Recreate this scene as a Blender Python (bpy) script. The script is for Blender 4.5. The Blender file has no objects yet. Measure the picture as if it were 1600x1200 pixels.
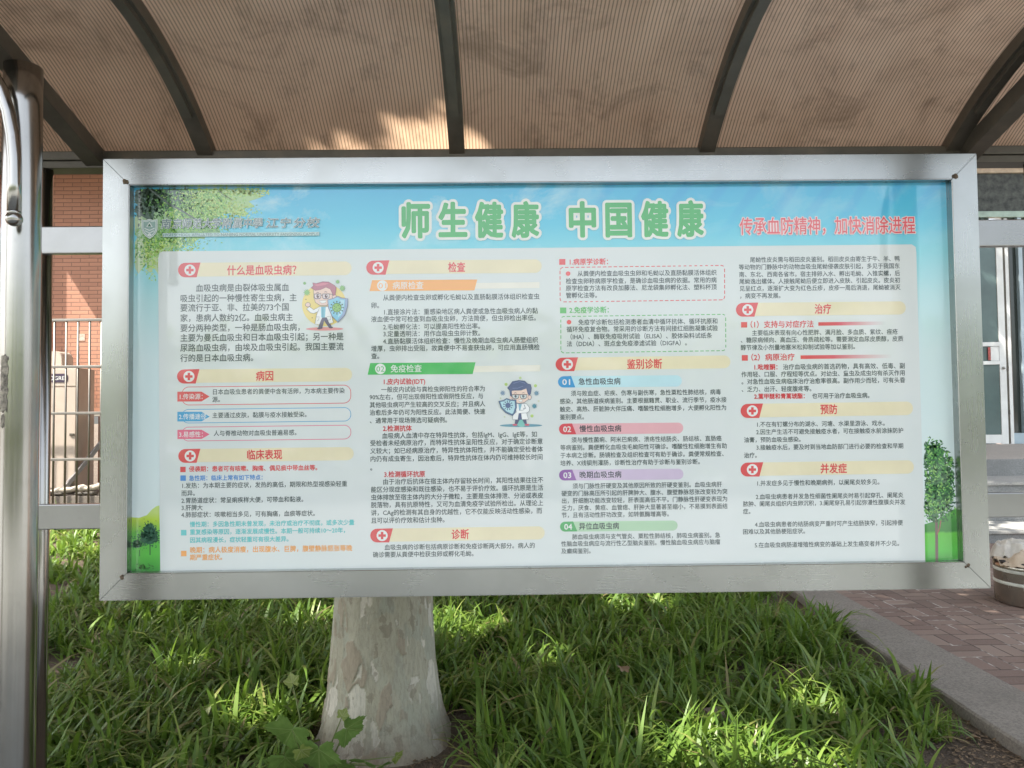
import bpy, bmesh, math, random
import numpy as np
from mathutils import Vector, Matrix
from mathutils import noise as mnoise
random.seed(7)
RNG = np.random.default_rng(11)
SC = bpy.context.scene
COL = SC.collection
rad = math.radians

# ------------------------------------------------------------------ camera
cam_d = bpy.data.cameras.new('camera')
cam_d.sensor_width = 36.0
cam_d.lens = 1202.0 / 1600.0 * 36.0
cam_d.clip_start = 0.02
cam_d.clip_end = 2000
cam = bpy.data.objects.new('camera', cam_d)
cam.location = (-0.129, -2.2491, 1.5)
cam.rotation_euler = (math.pi / 2 + 0.0367, 0.0108, -0.0134)
COL.objects.link(cam)
SC.camera = cam

# ------------------------------------------------------------------ light
SUN = Vector((-0.51, -0.26, 0.82)).normalized()          # towards the sun
w = bpy.data.worlds.new('World')
SC.world = w
w.use_nodes = True
wn = w.node_tree
wn.nodes.clear()
sky = wn.nodes.new('ShaderNodeTexSky')
sky.sky_type = 'NISHITA'
sky.sun_disc = False
sky.sun_elevation = math.asin(SUN.z)
sky.sun_rotation = math.atan2(SUN.x, SUN.y)
sky.dust_density = 3.0
sky.ozone_density = 0.8
bgn = wn.nodes.new('ShaderNodeBackground')
bgn.inputs['Strength'].default_value = 0.15
wo = wn.nodes.new('ShaderNodeOutputWorld')
hsv = wn.nodes.new('ShaderNodeHueSaturation')          # hazy summer sky: paler than the clear-air model
hsv.inputs['Saturation'].default_value = 0.42
wn.links.new(sky.outputs[0], hsv.inputs['Color'])
wn.links.new(hsv.outputs[0], bgn.inputs[0])
wn.links.new(bgn.outputs[0], wo.inputs[0])
sl = bpy.data.lights.new('sun', 'SUN')
sl.energy = 4.2
sl.angle = rad(0.5)
sl.color = (1.0, 0.94, 0.84)
so = bpy.data.objects.new('sun', sl)
so.rotation_euler = (-SUN).to_track_quat('-Z', 'Y').to_euler()
so.location = (-10, -6, 20)
COL.objects.link(so)
SC.view_settings.view_transform = 'Standard'
SC.view_settings.look = 'None'
SC.view_settings.exposure = 1.75
SC.view_settings.gamma = 1.0

# ------------------------------------------------------------------ helpers
def lin(r, g, b):
    f = lambda c: (c / 255 / 12.92) if c / 255 <= 0.04045 else ((c / 255 + 0.055) / 1.055) ** 2.4
    return (f(r), f(g), f(b), 1.0)

class NT:
    """tiny node tree builder"""
    def __init__(self, name):
        self.m = bpy.data.materials.new(name)
        self.m.use_nodes = True
        self.t = self.m.node_tree
        self.t.nodes.clear()
        self.out = self.t.nodes.new('ShaderNodeOutputMaterial')
    def n(self, typ, **kw):
        nd = self.t.nodes.new('ShaderNode' + typ)
        for k, v in kw.items():
            if k.startswith('i_'):
                nd.inputs[k[2:].replace('_', ' ')].default_value = v
            else:
                setattr(nd, k, v)
        return nd
    def l(self, a, b):
        self.t.links.new(a, b)
    def math(self, op, a, b=None, c=None):
        nd = self.n('Math', operation=op)
        for i, v in enumerate((a, b, c)):
            if v is None: continue
            if isinstance(v, (int, float)): nd.inputs[i].default_value = v
            else: self.l(v, nd.inputs[i])
        return nd.outputs[0]
    def mix(self, f, a, b, blend='MIX'):
        nd = self.n('Mix', data_type='RGBA', blend_type=blend)
        if isinstance(f, (int, float)): nd.inputs[0].default_value = f
        else: self.l(f, nd.inputs[0])
        for i, v in ((6, a), (7, b)):
            if isinstance(v, tuple): nd.inputs[i].default_value = v
            else: self.l(v, nd.inputs[i])
        return nd.outputs[2]
    def ramp(self, fac, stops, interp='LINEAR'):
        nd = self.n('ValToRGB')
        nd.color_ramp.interpolation = interp
        el = nd.color_ramp.elements
        while len(el) < len(stops): el.new(0.5)
        for e, (p, c) in zip(el, stops):
            e.position = p
            e.color = c if isinstance(c, tuple) else (c, c, c, 1)
        self.l(fac, nd.inputs[0])
        return nd.outputs[0]
    def coords(self, kind='Object'):
        return self.n('TexCoord').outputs[kind]
    def mapping(self, vec, scale=(1, 1, 1), rot=(0, 0, 0), loc=(0, 0, 0)):
        nd = self.n('Mapping')
        nd.inputs['Scale'].default_value = scale
        nd.inputs['Rotation'].default_value = rot
        nd.inputs['Location'].default_value = loc
        self.l(vec, nd.inputs[0])
        return nd.outputs[0]
    def noise(self, vec, scale, detail=4, rough=0.55, dist=0.0):
        nd = self.n('TexNoise')
        nd.inputs['Scale'].default_value = scale
        nd.inputs['Detail'].default_value = detail
        nd.inputs['Roughness'].default_value = rough
        nd.inputs['Distortion'].default_value = dist
        self.l(vec, nd.inputs['Vector'])
        return nd.outputs[0]
    def sep(self, vec):
        nd = self.n('SeparateXYZ')
        self.l(vec, nd.inputs[0])
        return nd.outputs
    def bump(self, h, strength=0.3, dist=0.01):
        nd = self.n('Bump')
        nd.inputs['Strength'].default_value = strength
        nd.inputs['Distance'].default_value = dist
        self.l(h, nd.inputs['Height'])
        return nd.outputs[0]
    def pbsdf(self, color, rough=0.6, metal=0.0, normal=None, **kw):
        p = self.n('BsdfPrincipled')
        for k, v in (('Base Color', color), ('Roughness', rough), ('Metallic', metal)):
            if isinstance(v, (int, float, tuple)): p.inputs[k].default_value = v
            else: self.l(v, p.inputs[k])
        for k, v in kw.items():
            p.inputs[k.replace('_', ' ')].default_value = v
        if normal is not None: self.l(normal, p.inputs['Normal'])
        return p.outputs[0]
    def done(self, sh):
        self.l(sh, self.out.inputs[0])
        return self.m

def simple(name, color, rough=0.6, metal=0.0, var=0.12, scale=6.0, bump=0.0, **kw):
    t = NT(name)
    v = t.coords()
    nz = t.noise(v, scale, 5, 0.6)
    c2 = tuple(max(0, min(1, x * (1 - 2.2 * var))) for x in color[:3]) + (1,)
    c1 = tuple(max(0, min(1, x * (1 + 1.2 * var))) for x in color[:3]) + (1,)
    col = t.ramp(nz, [(0.3, c2), (0.7, c1)])
    nrm = t.bump(t.noise(v, scale * 12, 4), bump, 0.004) if bump else None
    return t.done(t.pbsdf(col, rough, metal, nrm, **kw))

def link(name, me, parent=None, loc=None, rot=None):
    o = bpy.data.objects.new(name, me)
    COL.objects.link(o)
    if parent is not None: o.parent = parent
    if loc is not None: o.location = loc
    if rot is not None: o.rotation_euler = rot
    return o

def tag(o, label=None, cat=None, group=None, kind=None):
    for k, v in (('label', label), ('category', cat), ('group', group), ('kind', kind)):
        if v: o[k] = v
    return o

def thing(name, label, cat, loc=(0, 0, 0), rotz=0, group=None):
    o = bpy.data.objects.new(name, None)
    o.empty_display_size = 0.1
    COL.objects.link(o)
    o.location = loc
    o.rotation_euler = (0, 0, rotz)
    return tag(o, label, cat, group)

def mesh_from(name, verts, faces, mats=None, midx=None, smooth=False):
    me = bpy.data.meshes.new(name)
    me.from_pydata([tuple(v) for v in verts], [], [tuple(f) for f in faces])
    for m in (mats or []): me.materials.append(m)
    if midx is not None: me.polygons.foreach_set('material_index', np.asarray(midx, dtype=np.int32))
    if smooth: me.polygons.foreach_set('use_smooth', [True] * len(me.polygons))
    me.update()
    return me

class MB:
    """bmesh collector, builds ONE mesh object"""
    def __init__(self): self.bm = bmesh.new()
    def box(self, x0, x1, y0, y1, z0, z1, bev=0.0, mat=0, M=None):
        b = bmesh.new()
        bmesh.ops.create_cube(b, size=1)
        for v in b.verts:
            v.co = Vector((x0 + (v.co.x + .5) * (x1 - x0), y0 + (v.co.y + .5) * (y1 - y0), z0 + (v.co.z + .5) * (z1 - z0)))
        if bev > 0: bmesh.ops.bevel(b, geom=b.edges[:], offset=bev, segments=2, affect='EDGES', profile=0.6)
        self._merge(b, mat, M)
        return self
    def tube(self, pts, r, seg=14, mat=0, caps=True, M=None):
        """round bar through points; r scalar or list"""
        pts = [Vector(p) for p in pts]
        rs = r if isinstance(r, (list, tuple)) else [r] * len(pts)
        b = bmesh.new()
        rings = []
        t0 = (pts[1] - pts[0]).normalized()
        up = Vector((0, 0, 1)) if abs(t0.z) < 0.9 else Vector((1, 0, 0))
        nrm = t0.cross(up).normalized()
        for i, p in enumerate(pts):
            t = (pts[min(i + 1, len(pts) - 1)] - pts[max(i - 1, 0)]).normalized()
            nrm = (nrm - t * nrm.dot(t)).normalized()
            bi = t.cross(nrm)
            rings.append([b.verts.new(p + (nrm * math.cos(a) + bi * math.sin(a)) * rs[i]) for a in [2 * math.pi * k / seg for k in range(seg)]])
        for a, c in zip(rings, rings[1:]):
            for k in range(seg):
                f = b.faces.new((a[k], a[(k + 1) % seg], c[(k + 1) % seg], c[k])); f.smooth = True
        if caps:
            b.faces.new(rings[0][::-1]); b.faces.new(rings[-1])
        self._merge(b, mat, M)
        return self
    def lathe(self, prof, center=(0, 0), seg=48, mat=0, M=None, fn=None):
        """prof list of (r,z)"""
        b = bmesh.new()
        rings = []
        for r, z in prof:
            ring = []
            for k in range(seg):
                a = 2 * math.pi * k / seg
                rr = fn(r, z, a) if fn else r
                ring.append(b.verts.new((center[0] + rr * math.cos(a), center[1] + rr * math.sin(a), z)))
            rings.append(ring)
        for a, c in zip(rings, rings[1:]):
            for k in range(seg):
                f = b.faces.new((a[k], a[(k + 1) % seg], c[(k + 1) % seg], c[k])); f.smooth = True
        b.faces.new(rings[0][::-1]); b.faces.new(rings[-1])
        self._merge(b, mat, M)
        return self
    def prism(self, poly, axis, a0, a1, mat=0, bev=0.0, M=None):
        """extrude a polygon (list of 2-tuples in the other two axes) along axis 0/1/2 from a0 to a1"""
        b = bmesh.new()
        def mk(p, a):
            c = list(p); c.insert(axis, a); return b.verts.new(c)
        A = [mk(p, a0) for p in poly]; B = [mk(p, a1) for p in poly]
        n = len(poly)
        b.faces.new(A[::-1]); b.faces.new(B)
        for k in range(n): b.faces.new((A[k], A[(k + 1) % n], B[(k + 1) % n], B[k]))
        if bev > 0: bmesh.ops.bevel(b, geom=b.edges[:], offset=bev, segments=2, affect='EDGES')
        self._merge(b, mat, M)
        return self
    def blob(self, c, r, scale=(1, 1, 1), sub=3, mat=0, noise=0.0, seed=0):
        b = bmesh.new()
        bmesh.ops.create_icosphere(b, subdivisions=sub, radius=1)
        rn = random.Random(seed)
        ph = [rn.uniform(0, 6) for _ in range(6)]
        for v in b.verts:
            d = 1 + noise * (math.sin(5 * v.co.x + ph[0]) * math.sin(4 * v.co.y + ph[1]) + .6 * math.sin(9 * v.co.z + ph[2]) * math.sin(8 * v.co.x + ph[3]))
            v.co = Vector((c[0] + v.co.x * r * scale[0] * d, c[1] + v.co.y * r * scale[1] * d, c[2] + v.co.z * r * scale[2] * d))
        for f in b.faces: f.smooth = True
        self._merge(b, mat, None)
        return self
    def _merge(self, b, mat, M):
        bmesh.ops.recalc_face_normals(b, faces=b.faces[:])
        for f in b.faces: f.material_index = mat
        if M is not None: bmesh.ops.transform(b, matrix=M, verts=b.verts[:])
        tmp = bpy.data.meshes.new('tmp'); b.to_mesh(tmp); b.free()
        self.bm.from_mesh(tmp); bpy.data.meshes.remove(tmp)
    def build(self, name, mats, parent=None, loc=None, rot=None):
        me = bpy.data.meshes.new(name)
        self.bm.to_mesh(me); self.bm.free()
        for m in (mats if isinstance(mats, (list, tuple)) else [mats]): me.materials.append(m)
        return link(name, me, parent, loc, rot)

# ------------------------------------------------------------------ materials
def steel(name, axis, base=0.62, rough=0.3, streak=0.25, tint=(1, 1, 1), fine=900, dirt=0.25):
    """brushed stainless; brush lines run along axis"""
    t = NT(name)
    v = t.coords()
    sc = [fine] * 3; sc[axis] = 4.0
    br = t.noise(t.mapping(v, tuple(sc)), 1.0, 3, 0.6)
    sc2 = [140] * 3; sc2[axis] = 0.25
    br2 = t.noise(t.mapping(v, tuple(sc2)), 1.0, 2, 0.5)
    sm = t.noise(v, 2.3, 5, 0.6)
    spots = t.noise(v, 30, 5, 0.7)
    col = t.ramp(sm, [(0.3, (base * .82 * tint[0], base * .82 * tint[1], base * .80 * tint[2], 1)), (0.7, (base * 1.08 * tint[0], base * 1.08 * tint[1], base * 1.08 * tint[2], 1))])
    col = t.mix(t.math('MULTIPLY', t.ramp(spots, [(0.60, 0.0), (0.78, 1.0)]), dirt), col, (base * .45, base * .42, base * .36, 1))
    smd = t.ramp(t.noise(v, 5.5, 2, .5), [(.50, 0.0), (.72, 1.0)])           # hand smears and dried rain
    col = t.mix(t.math('MULTIPLY', smd, .12), col, (base * .62, base * .60, base * .54, 1))
    sm = t.math('ADD', sm, t.math('MULTIPLY', smd, .4))
    rg = t.math('ADD', t.math('MULTIPLY', br2, streak * .12), t.math('ADD', rough - streak * .06, t.math('MULTIPLY', sm, 0.10)))
    h = t.noise(v, 2.5, 1)
    return t.done(t.pbsdf(col, rg, 1.0, t.bump(h, 0.18, 0.004)))

M_frame_h = steel('brushed_steel_horizontal', 0, 0.43, 0.22, 0.25, tint=(.97, 1.0, .98), dirt=.05)
M_frame_v = steel('brushed_steel_vertical', 2, 0.43, 0.22, 0.25, tint=(.97, 1.0, .98), dirt=.05)
M_rail = steel('rail_steel', 0, 0.33, 0.24, 0.2)
M_post = steel('polished_post_steel', 2, 0.40, 0.15, 0.16, (1.0, 0.97, 0.91), 260, 0.35)
M_fence = steel('fence_steel', 2, 0.22, 0.45, .2, (1, .95, .86))

def dark_steel():
    t = NT('dark_roof_steel')
    v = t.coords()
    nz = t.noise(v, 9, 6, 0.65)
    col = t.ramp(nz, [(0.3, (.075, .066, .052, 1)), (0.55, (.105, .093, .074, 1)), (0.75, (.15, .12, .09, 1))])
    return t.done(t.pbsdf(col, 0.42, 0.35, t.bump(t.noise(v, 60, 4), 0.12, 0.003)))
M_dark = dark_steel()
M_weld = simple('weld_stain', (.16, .12, .08, 1), 0.75, 0.3, 0.3, 90)

def roof_sheet_mat():
    t = NT('bronze_multiwall_sheet')
    v = t.coords()
    x, y, z = t.sep(v)
    wob = t.math('MULTIPLY', t.noise(t.mapping(v, (1, 3, 3)), 1.3, 2), 0.006)
    fx = t.math('FRACT', t.math('DIVIDE', t.math('ADD', x, wob), 0.0098))
    d = t.math('ABSOLUTE', t.math('SUBTRACT', fx, 0.5))
    web = t.ramp(d, [(0.26, 0.0), (0.42, 1.0)])
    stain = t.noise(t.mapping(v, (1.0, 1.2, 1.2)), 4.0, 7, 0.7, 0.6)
    stain_leaf_shade = t.noise(t.mapping(v, (1.0, .5, .5), loc=(4, 2, 1)), 11.0, 6, 0.75)
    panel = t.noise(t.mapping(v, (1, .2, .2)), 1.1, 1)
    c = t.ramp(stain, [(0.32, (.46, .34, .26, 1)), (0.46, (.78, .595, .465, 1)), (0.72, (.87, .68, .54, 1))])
    c = t.mix(t.math('MULTIPLY', t.ramp(stain_leaf_shade, [(0.54, 0.0), (0.70, 1.0)]), 0.65), c, (.33, .25, .19, 1))  # dark blotches: leaf staining that also stands in for leaf shadows
    c = t.mix(t.math('MULTIPLY', panel, 0.30), c, (.86, .70, .54, 1))
    c = t.mix(t.math('MULTIPLY', web, 0.62), c, (.14, .10, .065, 1))
    bm = t.bump(d, 0.5, 0.004)
    df = t.n('BsdfDiffuse'); t.l(c, df.inputs[0]); t.l(bm, df.inputs['Normal'])
    tr = t.n('BsdfTranslucent'); t.l(c, tr.inputs[0])
    gl = t.n('BsdfGlossy'); gl.inputs['Roughness'].default_value = 0.25; gl.inputs[0].default_value = (.8, .8, .8, 1)
    m1 = t.n('MixShader'); m1.inputs[0].default_value = 0.80
    t.l(df.outputs[0], m1.inputs[1]); t.l(tr.outputs[0], m1.inputs[2])
    m2 = t.n('MixShader'); m2.inputs[0].default_value = 0.04
    t.l(m1.outputs[0], m2.inputs[1]); t.l(gl.outputs[0], m2.inputs[2])
    return t.done(m2.outputs[0])
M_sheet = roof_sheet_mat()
def roof_skin_mat():
    t = NT('clear_upper_skin'); v = t.coords()
    d = t.n('BsdfDiffuse'); d.inputs[0].default_value = (.45, .36, .28, 1); tp = t.n('BsdfTransparent'); tp.inputs[0].default_value = (.94, .86, .78, 1)
    tr = t.n('BsdfTranslucent'); tr.inputs[0].default_value = (.85, .72, .60, 1)
    m1 = t.n('MixShader'); m1.inputs[0].default_value = .45; t.l(tp.outputs[0], m1.inputs[1]); t.l(tr.outputs[0], m1.inputs[2])
    dirt = t.ramp(t.noise(v, 6, 6, .7), [(.45, .05), (.75, .6)])
    m2 = t.n('MixShader'); t.l(dirt, m2.inputs[0]); t.l(m1.outputs[0], m2.inputs[1]); t.l(d.outputs[0], m2.inputs[2])
    return t.done(m2.outputs[0])
M_skin = roof_skin_mat()

# ------------------------------------------------------------------ poster print tools
W_IN, H_IN, ZC = 2.4, 1.115, 1.612
def homography(src, dst):
    A = []
    for (x, y), (u, v) in zip(src, dst):
        A.append([x, y, 1, 0, 0, 0, -u * x, -u * y]); A.append([0, 0, 0, x, y, 1, -v * x, -v * y])
    b = np.array(dst, float).ravel()
    h = np.linalg.solve(np.array(A, float), b)
    return np.append(h, 1).reshape(3, 3)
# artwork layout: measured in photo pixels, converted once to metres on the poster sheet
HM = homography([(210, 294), (1478, 287), (1495, 878), (204, 891)],
                [(-W_IN / 2, H_IN / 2), (W_IN / 2, H_IN / 2), (W_IN / 2, -H_IN / 2), (-W_IN / 2, -H_IN / 2)])
def P(x, y):
    q = HM @ np.array([x, y, 1.0])
    return (q[0] / q[2], q[1] / q[2])

INKS = {}
def ink(rgb, a=1.0):
    if rgb in INKS: return INKS[rgb]
    t = NT('ink_%02x%02x%02x' % rgb)
    v = t.coords()
    c = lin(*rgb)
    nz = t.noise(v, 7, 4)
    col = t.ramp(nz, [(0.25, tuple(x * .93 for x in c[:3]) + (1,)), (0.75, tuple(min(1, x * 1.05) for x in c[:3]) + (1,))])
    INKS[rgb] = t.done(t.pbsdf(col, 0.5, 0.0, None, Coat_Weight=COAT, Coat_IOR=1.62, Coat_Roughness=0.045))
    return INKS[rgb]
COAT = 1.0
FONT_CU = bpy.data.curves.new('lettering', 'FONT')
FONT_CU.size = 1.0
FONT_OB = bpy.data.objects.new('lettering', FONT_CU)
GLY = {}
def glyphs(text, bold=0.0):
    """flat outline mesh of a text, em = 1"""
    k = (text, bold)
    if k not in GLY:
        FONT_CU.body = text
        FONT_CU.offset = bold
        FONT_CU.resolution_u = 2
        me = bpy.data.meshes.new_from_object(FONT_OB)
        co = np.array([v.co[:2] for v in me.vertices]) if len(me.vertices) else np.zeros((0, 2))
        fs = [tuple(p.vertices) for p in me.polygons]
        bpy.data.meshes.remove(me)
        GLY[k] = (co, fs)
    return GLY[k]

class Print:
    """flat printed artwork collected into ONE mesh; each call is one ink layer above the last"""
    def __init__(self, base=0.0008): self.v = []; self.f = []; self.mi = []; self.m = []; self.d = base
    def _mat(self, c):
        m = ink(c) if isinstance(c, tuple) else c
        if m not in self.m: self.m.append(m)
        return self.m.index(m)
    def raw(self, pts, faces, c, step=0.00003):
        o = len(self.v); mi = self._mat(c); self.d += step
        self.v += [(p[0], -self.d, p[1]) for p in pts]
        for f in faces: self.f.append(tuple(i + o for i in f)); self.mi.append(mi)
    def poly(self, px, c): self.raw([P(*p) for p in px], [tuple(range(len(px)))], c); return self
    def ell(self, cx, cy, rx, ry, c, n=28, a0=0): return self.poly([(cx + rx * math.cos(a0 + 2 * math.pi * k / n), cy + ry * math.sin(a0 + 2 * math.pi * k / n)) for k in range(n)], c)
    def stroke(self, px, w, c, closed=False):
        pts = [Vector(p) for p in px]; n = len(pts); V = []; F = []
        for i, p in enumerate(pts):
            a = pts[(i - 1) % n] if (closed or i > 0) else p
            b = pts[(i + 1) % n] if (closed or i < n - 1) else p
            t = (b - a); t = t.normalized() if t.length > 1e-6 else Vector((1, 0)); nn = Vector((-t.y, t.x)) * w / 2
            V += [tuple(p + nn), tuple(p - nn)]
        for i in range(n if closed else n - 1):
            j = (i + 1) % n; F.append((2 * i, 2 * j, 2 * j + 1, 2 * i + 1))
        self.raw([P(*q) for q in V], F, c); return self
    def text(self, s, x0, yc, em, c, bold=0.012, x1=None, tall=1.0, halo=None, slant=0.0):
        """left edge x0, centre line yc at the left edge, em in photo px; x1 = right end of the glyphs when known"""
        co, fs = glyphs(s, 0.0)
        if len(co) == 0: return self
        A = P(x0, yc); B = P(x0 + em, yc); eu = B[0] - A[0]
        ev = (P(x0, yc - em / 2)[1] - P(x0, yc + em / 2)[1]) * tall
        sx = eu; off = 0.0
        if x1 is not None:
            off = co[:, 0].min(); sx = (P(x1, yc)[0] - A[0]) / (co[:, 0].max() - off)
        sh = slant * (co[:, 1] - .36)
        pts = np.stack([A[0] + (co[:, 0] - off + sh) * sx, A[1] + (co[:, 1] - 0.36) * ev], 1)
        if halo:
            r = halo[0] * ev
            for k in range(14):
                a = 2 * math.pi * k / 14
                self.raw([(p[0] + r * math.cos(a), p[1] + r * math.sin(a)) for p in pts], fs, halo[1], 0.00001)
        bd = bold * .85
        for dx, dy in ((0, 0), (bd, bd * .4), (-bd, -bd * .4), (-bd * .4, bd), (bd * .4, -bd)) if bd > 0 else ((0, 0),):
            self.raw([(p[0] + dx * sx, p[1] + dy * ev) for p in pts], fs, c, 0.00001)
        return self
    def heavy(self, s, x0, yc, em, c, r, n=8, **kw):
        co, fs = glyphs(s, 0.0)
        A = P(x0, yc); off = co[:, 0].min(); sx = (P(kw['x1'], yc)[0] - A[0]) / (co[:, 0].max() - off)
        ev = (P(x0, yc - em / 2)[1] - P(x0, yc + em / 2)[1]) * kw.get('tall', 1.0)
        pts = np.stack([A[0] + (co[:, 0] - off) * sx, A[1] + (co[:, 1] - 0.36) * ev], 1)
        if kw.get('halo'):
            R = kw['halo'][0] * ev
            for k in range(18):
                a = 2 * math.pi * k / 18
                self.raw([(p[0] + R * math.cos(a), p[1] + R * math.sin(a)) for p in pts], fs, kw['halo'][1], 0.00001)
        rr = r * ev
        for k in range(n):
            a = 2 * math.pi * k / n
            self.raw([(p[0] + rr * math.cos(a), p[1] + rr * math.sin(a)) for p in pts], fs, c, 0.00001)
        return self
    def build(self, name, parent, smoothless=True):
        me = mesh_from(name, self.v, self.f, self.m, self.mi)
        return link(name, me, parent)

# ------------------------------------------------------------------ notice board
board = thing('notice_board', 'large stainless steel framed notice board with a printed health poster', 'notice board', (0, 0, ZC))
YF, YB, MG = -0.03, 0.07, 0.077
def frame_bar(side):
    iw, ih = W_IN / 2, H_IN / 2; ow, oh = iw + MG, ih + MG
    if side == 'top': O = [(-ow, oh), (ow, oh)]; I = [(-iw, ih), (iw, ih)]
    if side == 'bottom': O = [(ow, -oh), (-ow, -oh)]; I = [(iw, -ih), (-iw, -ih)]
    if side == 'left': O = [(-ow, -oh), (-ow, oh)]; I = [(-iw, -ih), (-iw, ih)]
    if side == 'right': O = [(ow, oh), (ow, -oh)]; I = [(iw, ih), (iw, -ih)]
    g = 0.0009
    d = Vector((O[1][0] - O[0][0], 0, O[1][1] - O[0][1])).normalized()
    vs = []
    for k, s in ((0, 1), (1, -1)):
        o = Vector((O[k][0], 0, O[k][1])) + d * g * s; i = Vector((I[k][0], 0, I[k][1])) + d * g * s
        vs += [(o.x, YF, o.z), (i.x, YF, i.z), (i.x, YB - .02, i.z), (o.x, YB, o.z)]
    b = bmesh.new()
    V = [b.verts.new(v) for v in vs]
    for f in ((0, 1, 5, 4), (1, 2, 6, 5), (2, 3, 7, 6), (3, 0, 4, 7)): b.faces.new([V[i] for i in f])
    b.faces.new([V[i] for i in (0, 1, 2, 3)]); b.faces.new([V[i] for i in (4, 5, 6, 7)])
    bmesh.ops.recalc_face_normals(b, faces=b.faces[:])
    le = [e for e in b.edges if {e.verts[0], e.verts[1]} in ({V[0], V[4]}, {V[1], V[5]})]
    bmesh.ops.bevel(b, geom=le, offset=0.0022, segments=3, affect='EDGES')
    me = bpy.data.meshes.new('frame_bar'); b.to_mesh(me); b.free()
    me.materials.append(M_frame_h if side in ('top', 'bottom') else M_frame_v)
    return link('frame_bar', me, board)
for s in ('top', 'bottom', 'left', 'right'): frame_bar(s)
for sx in (-1, 1):
    for sz in (-1, 1):
        m = MB(); px_, pz_ = sx * (W_IN / 2 + .010), sz * (H_IN / 2 + .010)
        for k in range(5):
            m.blob((px_ + random.uniform(-.006, .006), YF - .0005, pz_ + random.uniform(-.005, .005)), random.uniform(.003, .0065), (1, .35, 1), 2, 0, .15, k)
        m.build('weld_bead', M_weld, board)
MB().box(-W_IN / 2 - .05, W_IN / 2 + .05, .012, .046, -H_IN / 2 - .05, H_IN / 2 + .05).build('back_panel', M_frame_h, board)

def poster_mat():
    t = NT('poster_print')
    v = t.coords()
    x, y, z = t.sep(v)
    f = t.math('DIVIDE', t.math('SUBTRACT', H_IN / 2, z), H_IN)
    f = t.math('ADD', f, t.math('MULTIPLY', t.math('SUBTRACT', t.noise(v, 3.0, 3), .5), 0.05))
    base = t.ramp(f, [(0.0, lin(70, 182, 222)), (0.10, lin(88, 196, 222)), (0.18, lin(128, 210, 220)), (0.30, lin(178, 220, 222)),
                      (0.45, lin(205, 226, 226)), (0.85, lin(214, 228, 226)), (1.0, lin(216, 228, 222))])
    cl = t.noise(t.mapping(v, (1.0, 1, 1.6), loc=(3.3, 0, 1.2)), 4.2, 7, 0.62, 0.4)
    up = t.ramp(f, [(0.02, 1.0), (0.30, 0.0)])
    lx = t.ramp(x, [(0.0, 1.0), (0.10, 0.35)])
    clf = t.math('MULTIPLY', t.math('MULTIPLY', t.ramp(cl, [(0.50, 0.0), (0.64, 0.8)]), up), lx)  # printed clouds; their pale patches also stand in for white reflections
    col = t.mix(clf, base, lin(188, 224, 232))
    dist = t.math('ADD', t.math('MULTIPLY', x, 1.0), t.math('MULTIPLY', z, -0.75))
    ry = t.math('SINE', t.math('MULTIPLY', t.math('ADD', dist, t.math('MULTIPLY', t.noise(v, 3, 2), .05)), 58.0))
    ryf = t.math('MULTIPLY', t.ramp(ry, [(0.2, 0.0), (0.9, 0.30)]), t.math('MULTIPLY', t.ramp(f, [(0.0, 1.0), (0.16, 0.0)]), t.ramp(x, [(0.05, 0.0), (0.2, 1.0)])))
    col = t.mix(ryf, col, lin(60, 150, 214))
    return t.done(t.pbsdf(col, 0.5, 0.0, None, Coat_Weight=COAT, Coat_IOR=1.62, Coat_Roughness=0.045))
poster = MB().box(-W_IN / 2 - .003, W_IN / 2 + .003, 0.0, 0.011, -H_IN / 2 - .003, H_IN / 2 + .003).build('poster', poster_mat(), board)

def panel_mat():
    t = NT('poster_white_panel')
    v = t.coords()
    nz = t.noise(v, 1.7, 4)
    col = t.ramp(nz, [(0.3, lin(206, 215, 212)), (0.7, lin(216, 221, 218))])
    return t.done(t.pbsdf(col, 0.5, 0.0, None, Coat_Weight=COAT, Coat_IOR=1.62, Coat_Roughness=0.045))
def rrect(x0, y0, x1, y1, r, n=6, skew=0.0, bottom=True):
    """rounded rectangle in photo px; skew = change of y towards x1"""
    pts = []
    cs = [(x1 - r, y0 + r, -90), (x1 - r, y1 - r, 0), (x0 + r, y1 - r, 90), (x0 + r, y0 + r, 180)]
    for cx, cy, a in cs:
        for k in range(n + 1):
            th = rad(a + 90 * k / n); pts.append((cx + r * math.cos(th), cy + r * math.sin(th)))
    return [(px, py + skew * (px - x0) / (x1 - x0)) for px, py in pts]
pp = Print(0.0013)
pan = [(247, 404), (249, 396), (254, 393)] + [(1424, 384), (1430, 388), (1431, 396), (1443.5, 878.9), (249, 890.7)]
pp.poly(pan, panel_mat()).build('text_panel', poster)

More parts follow.
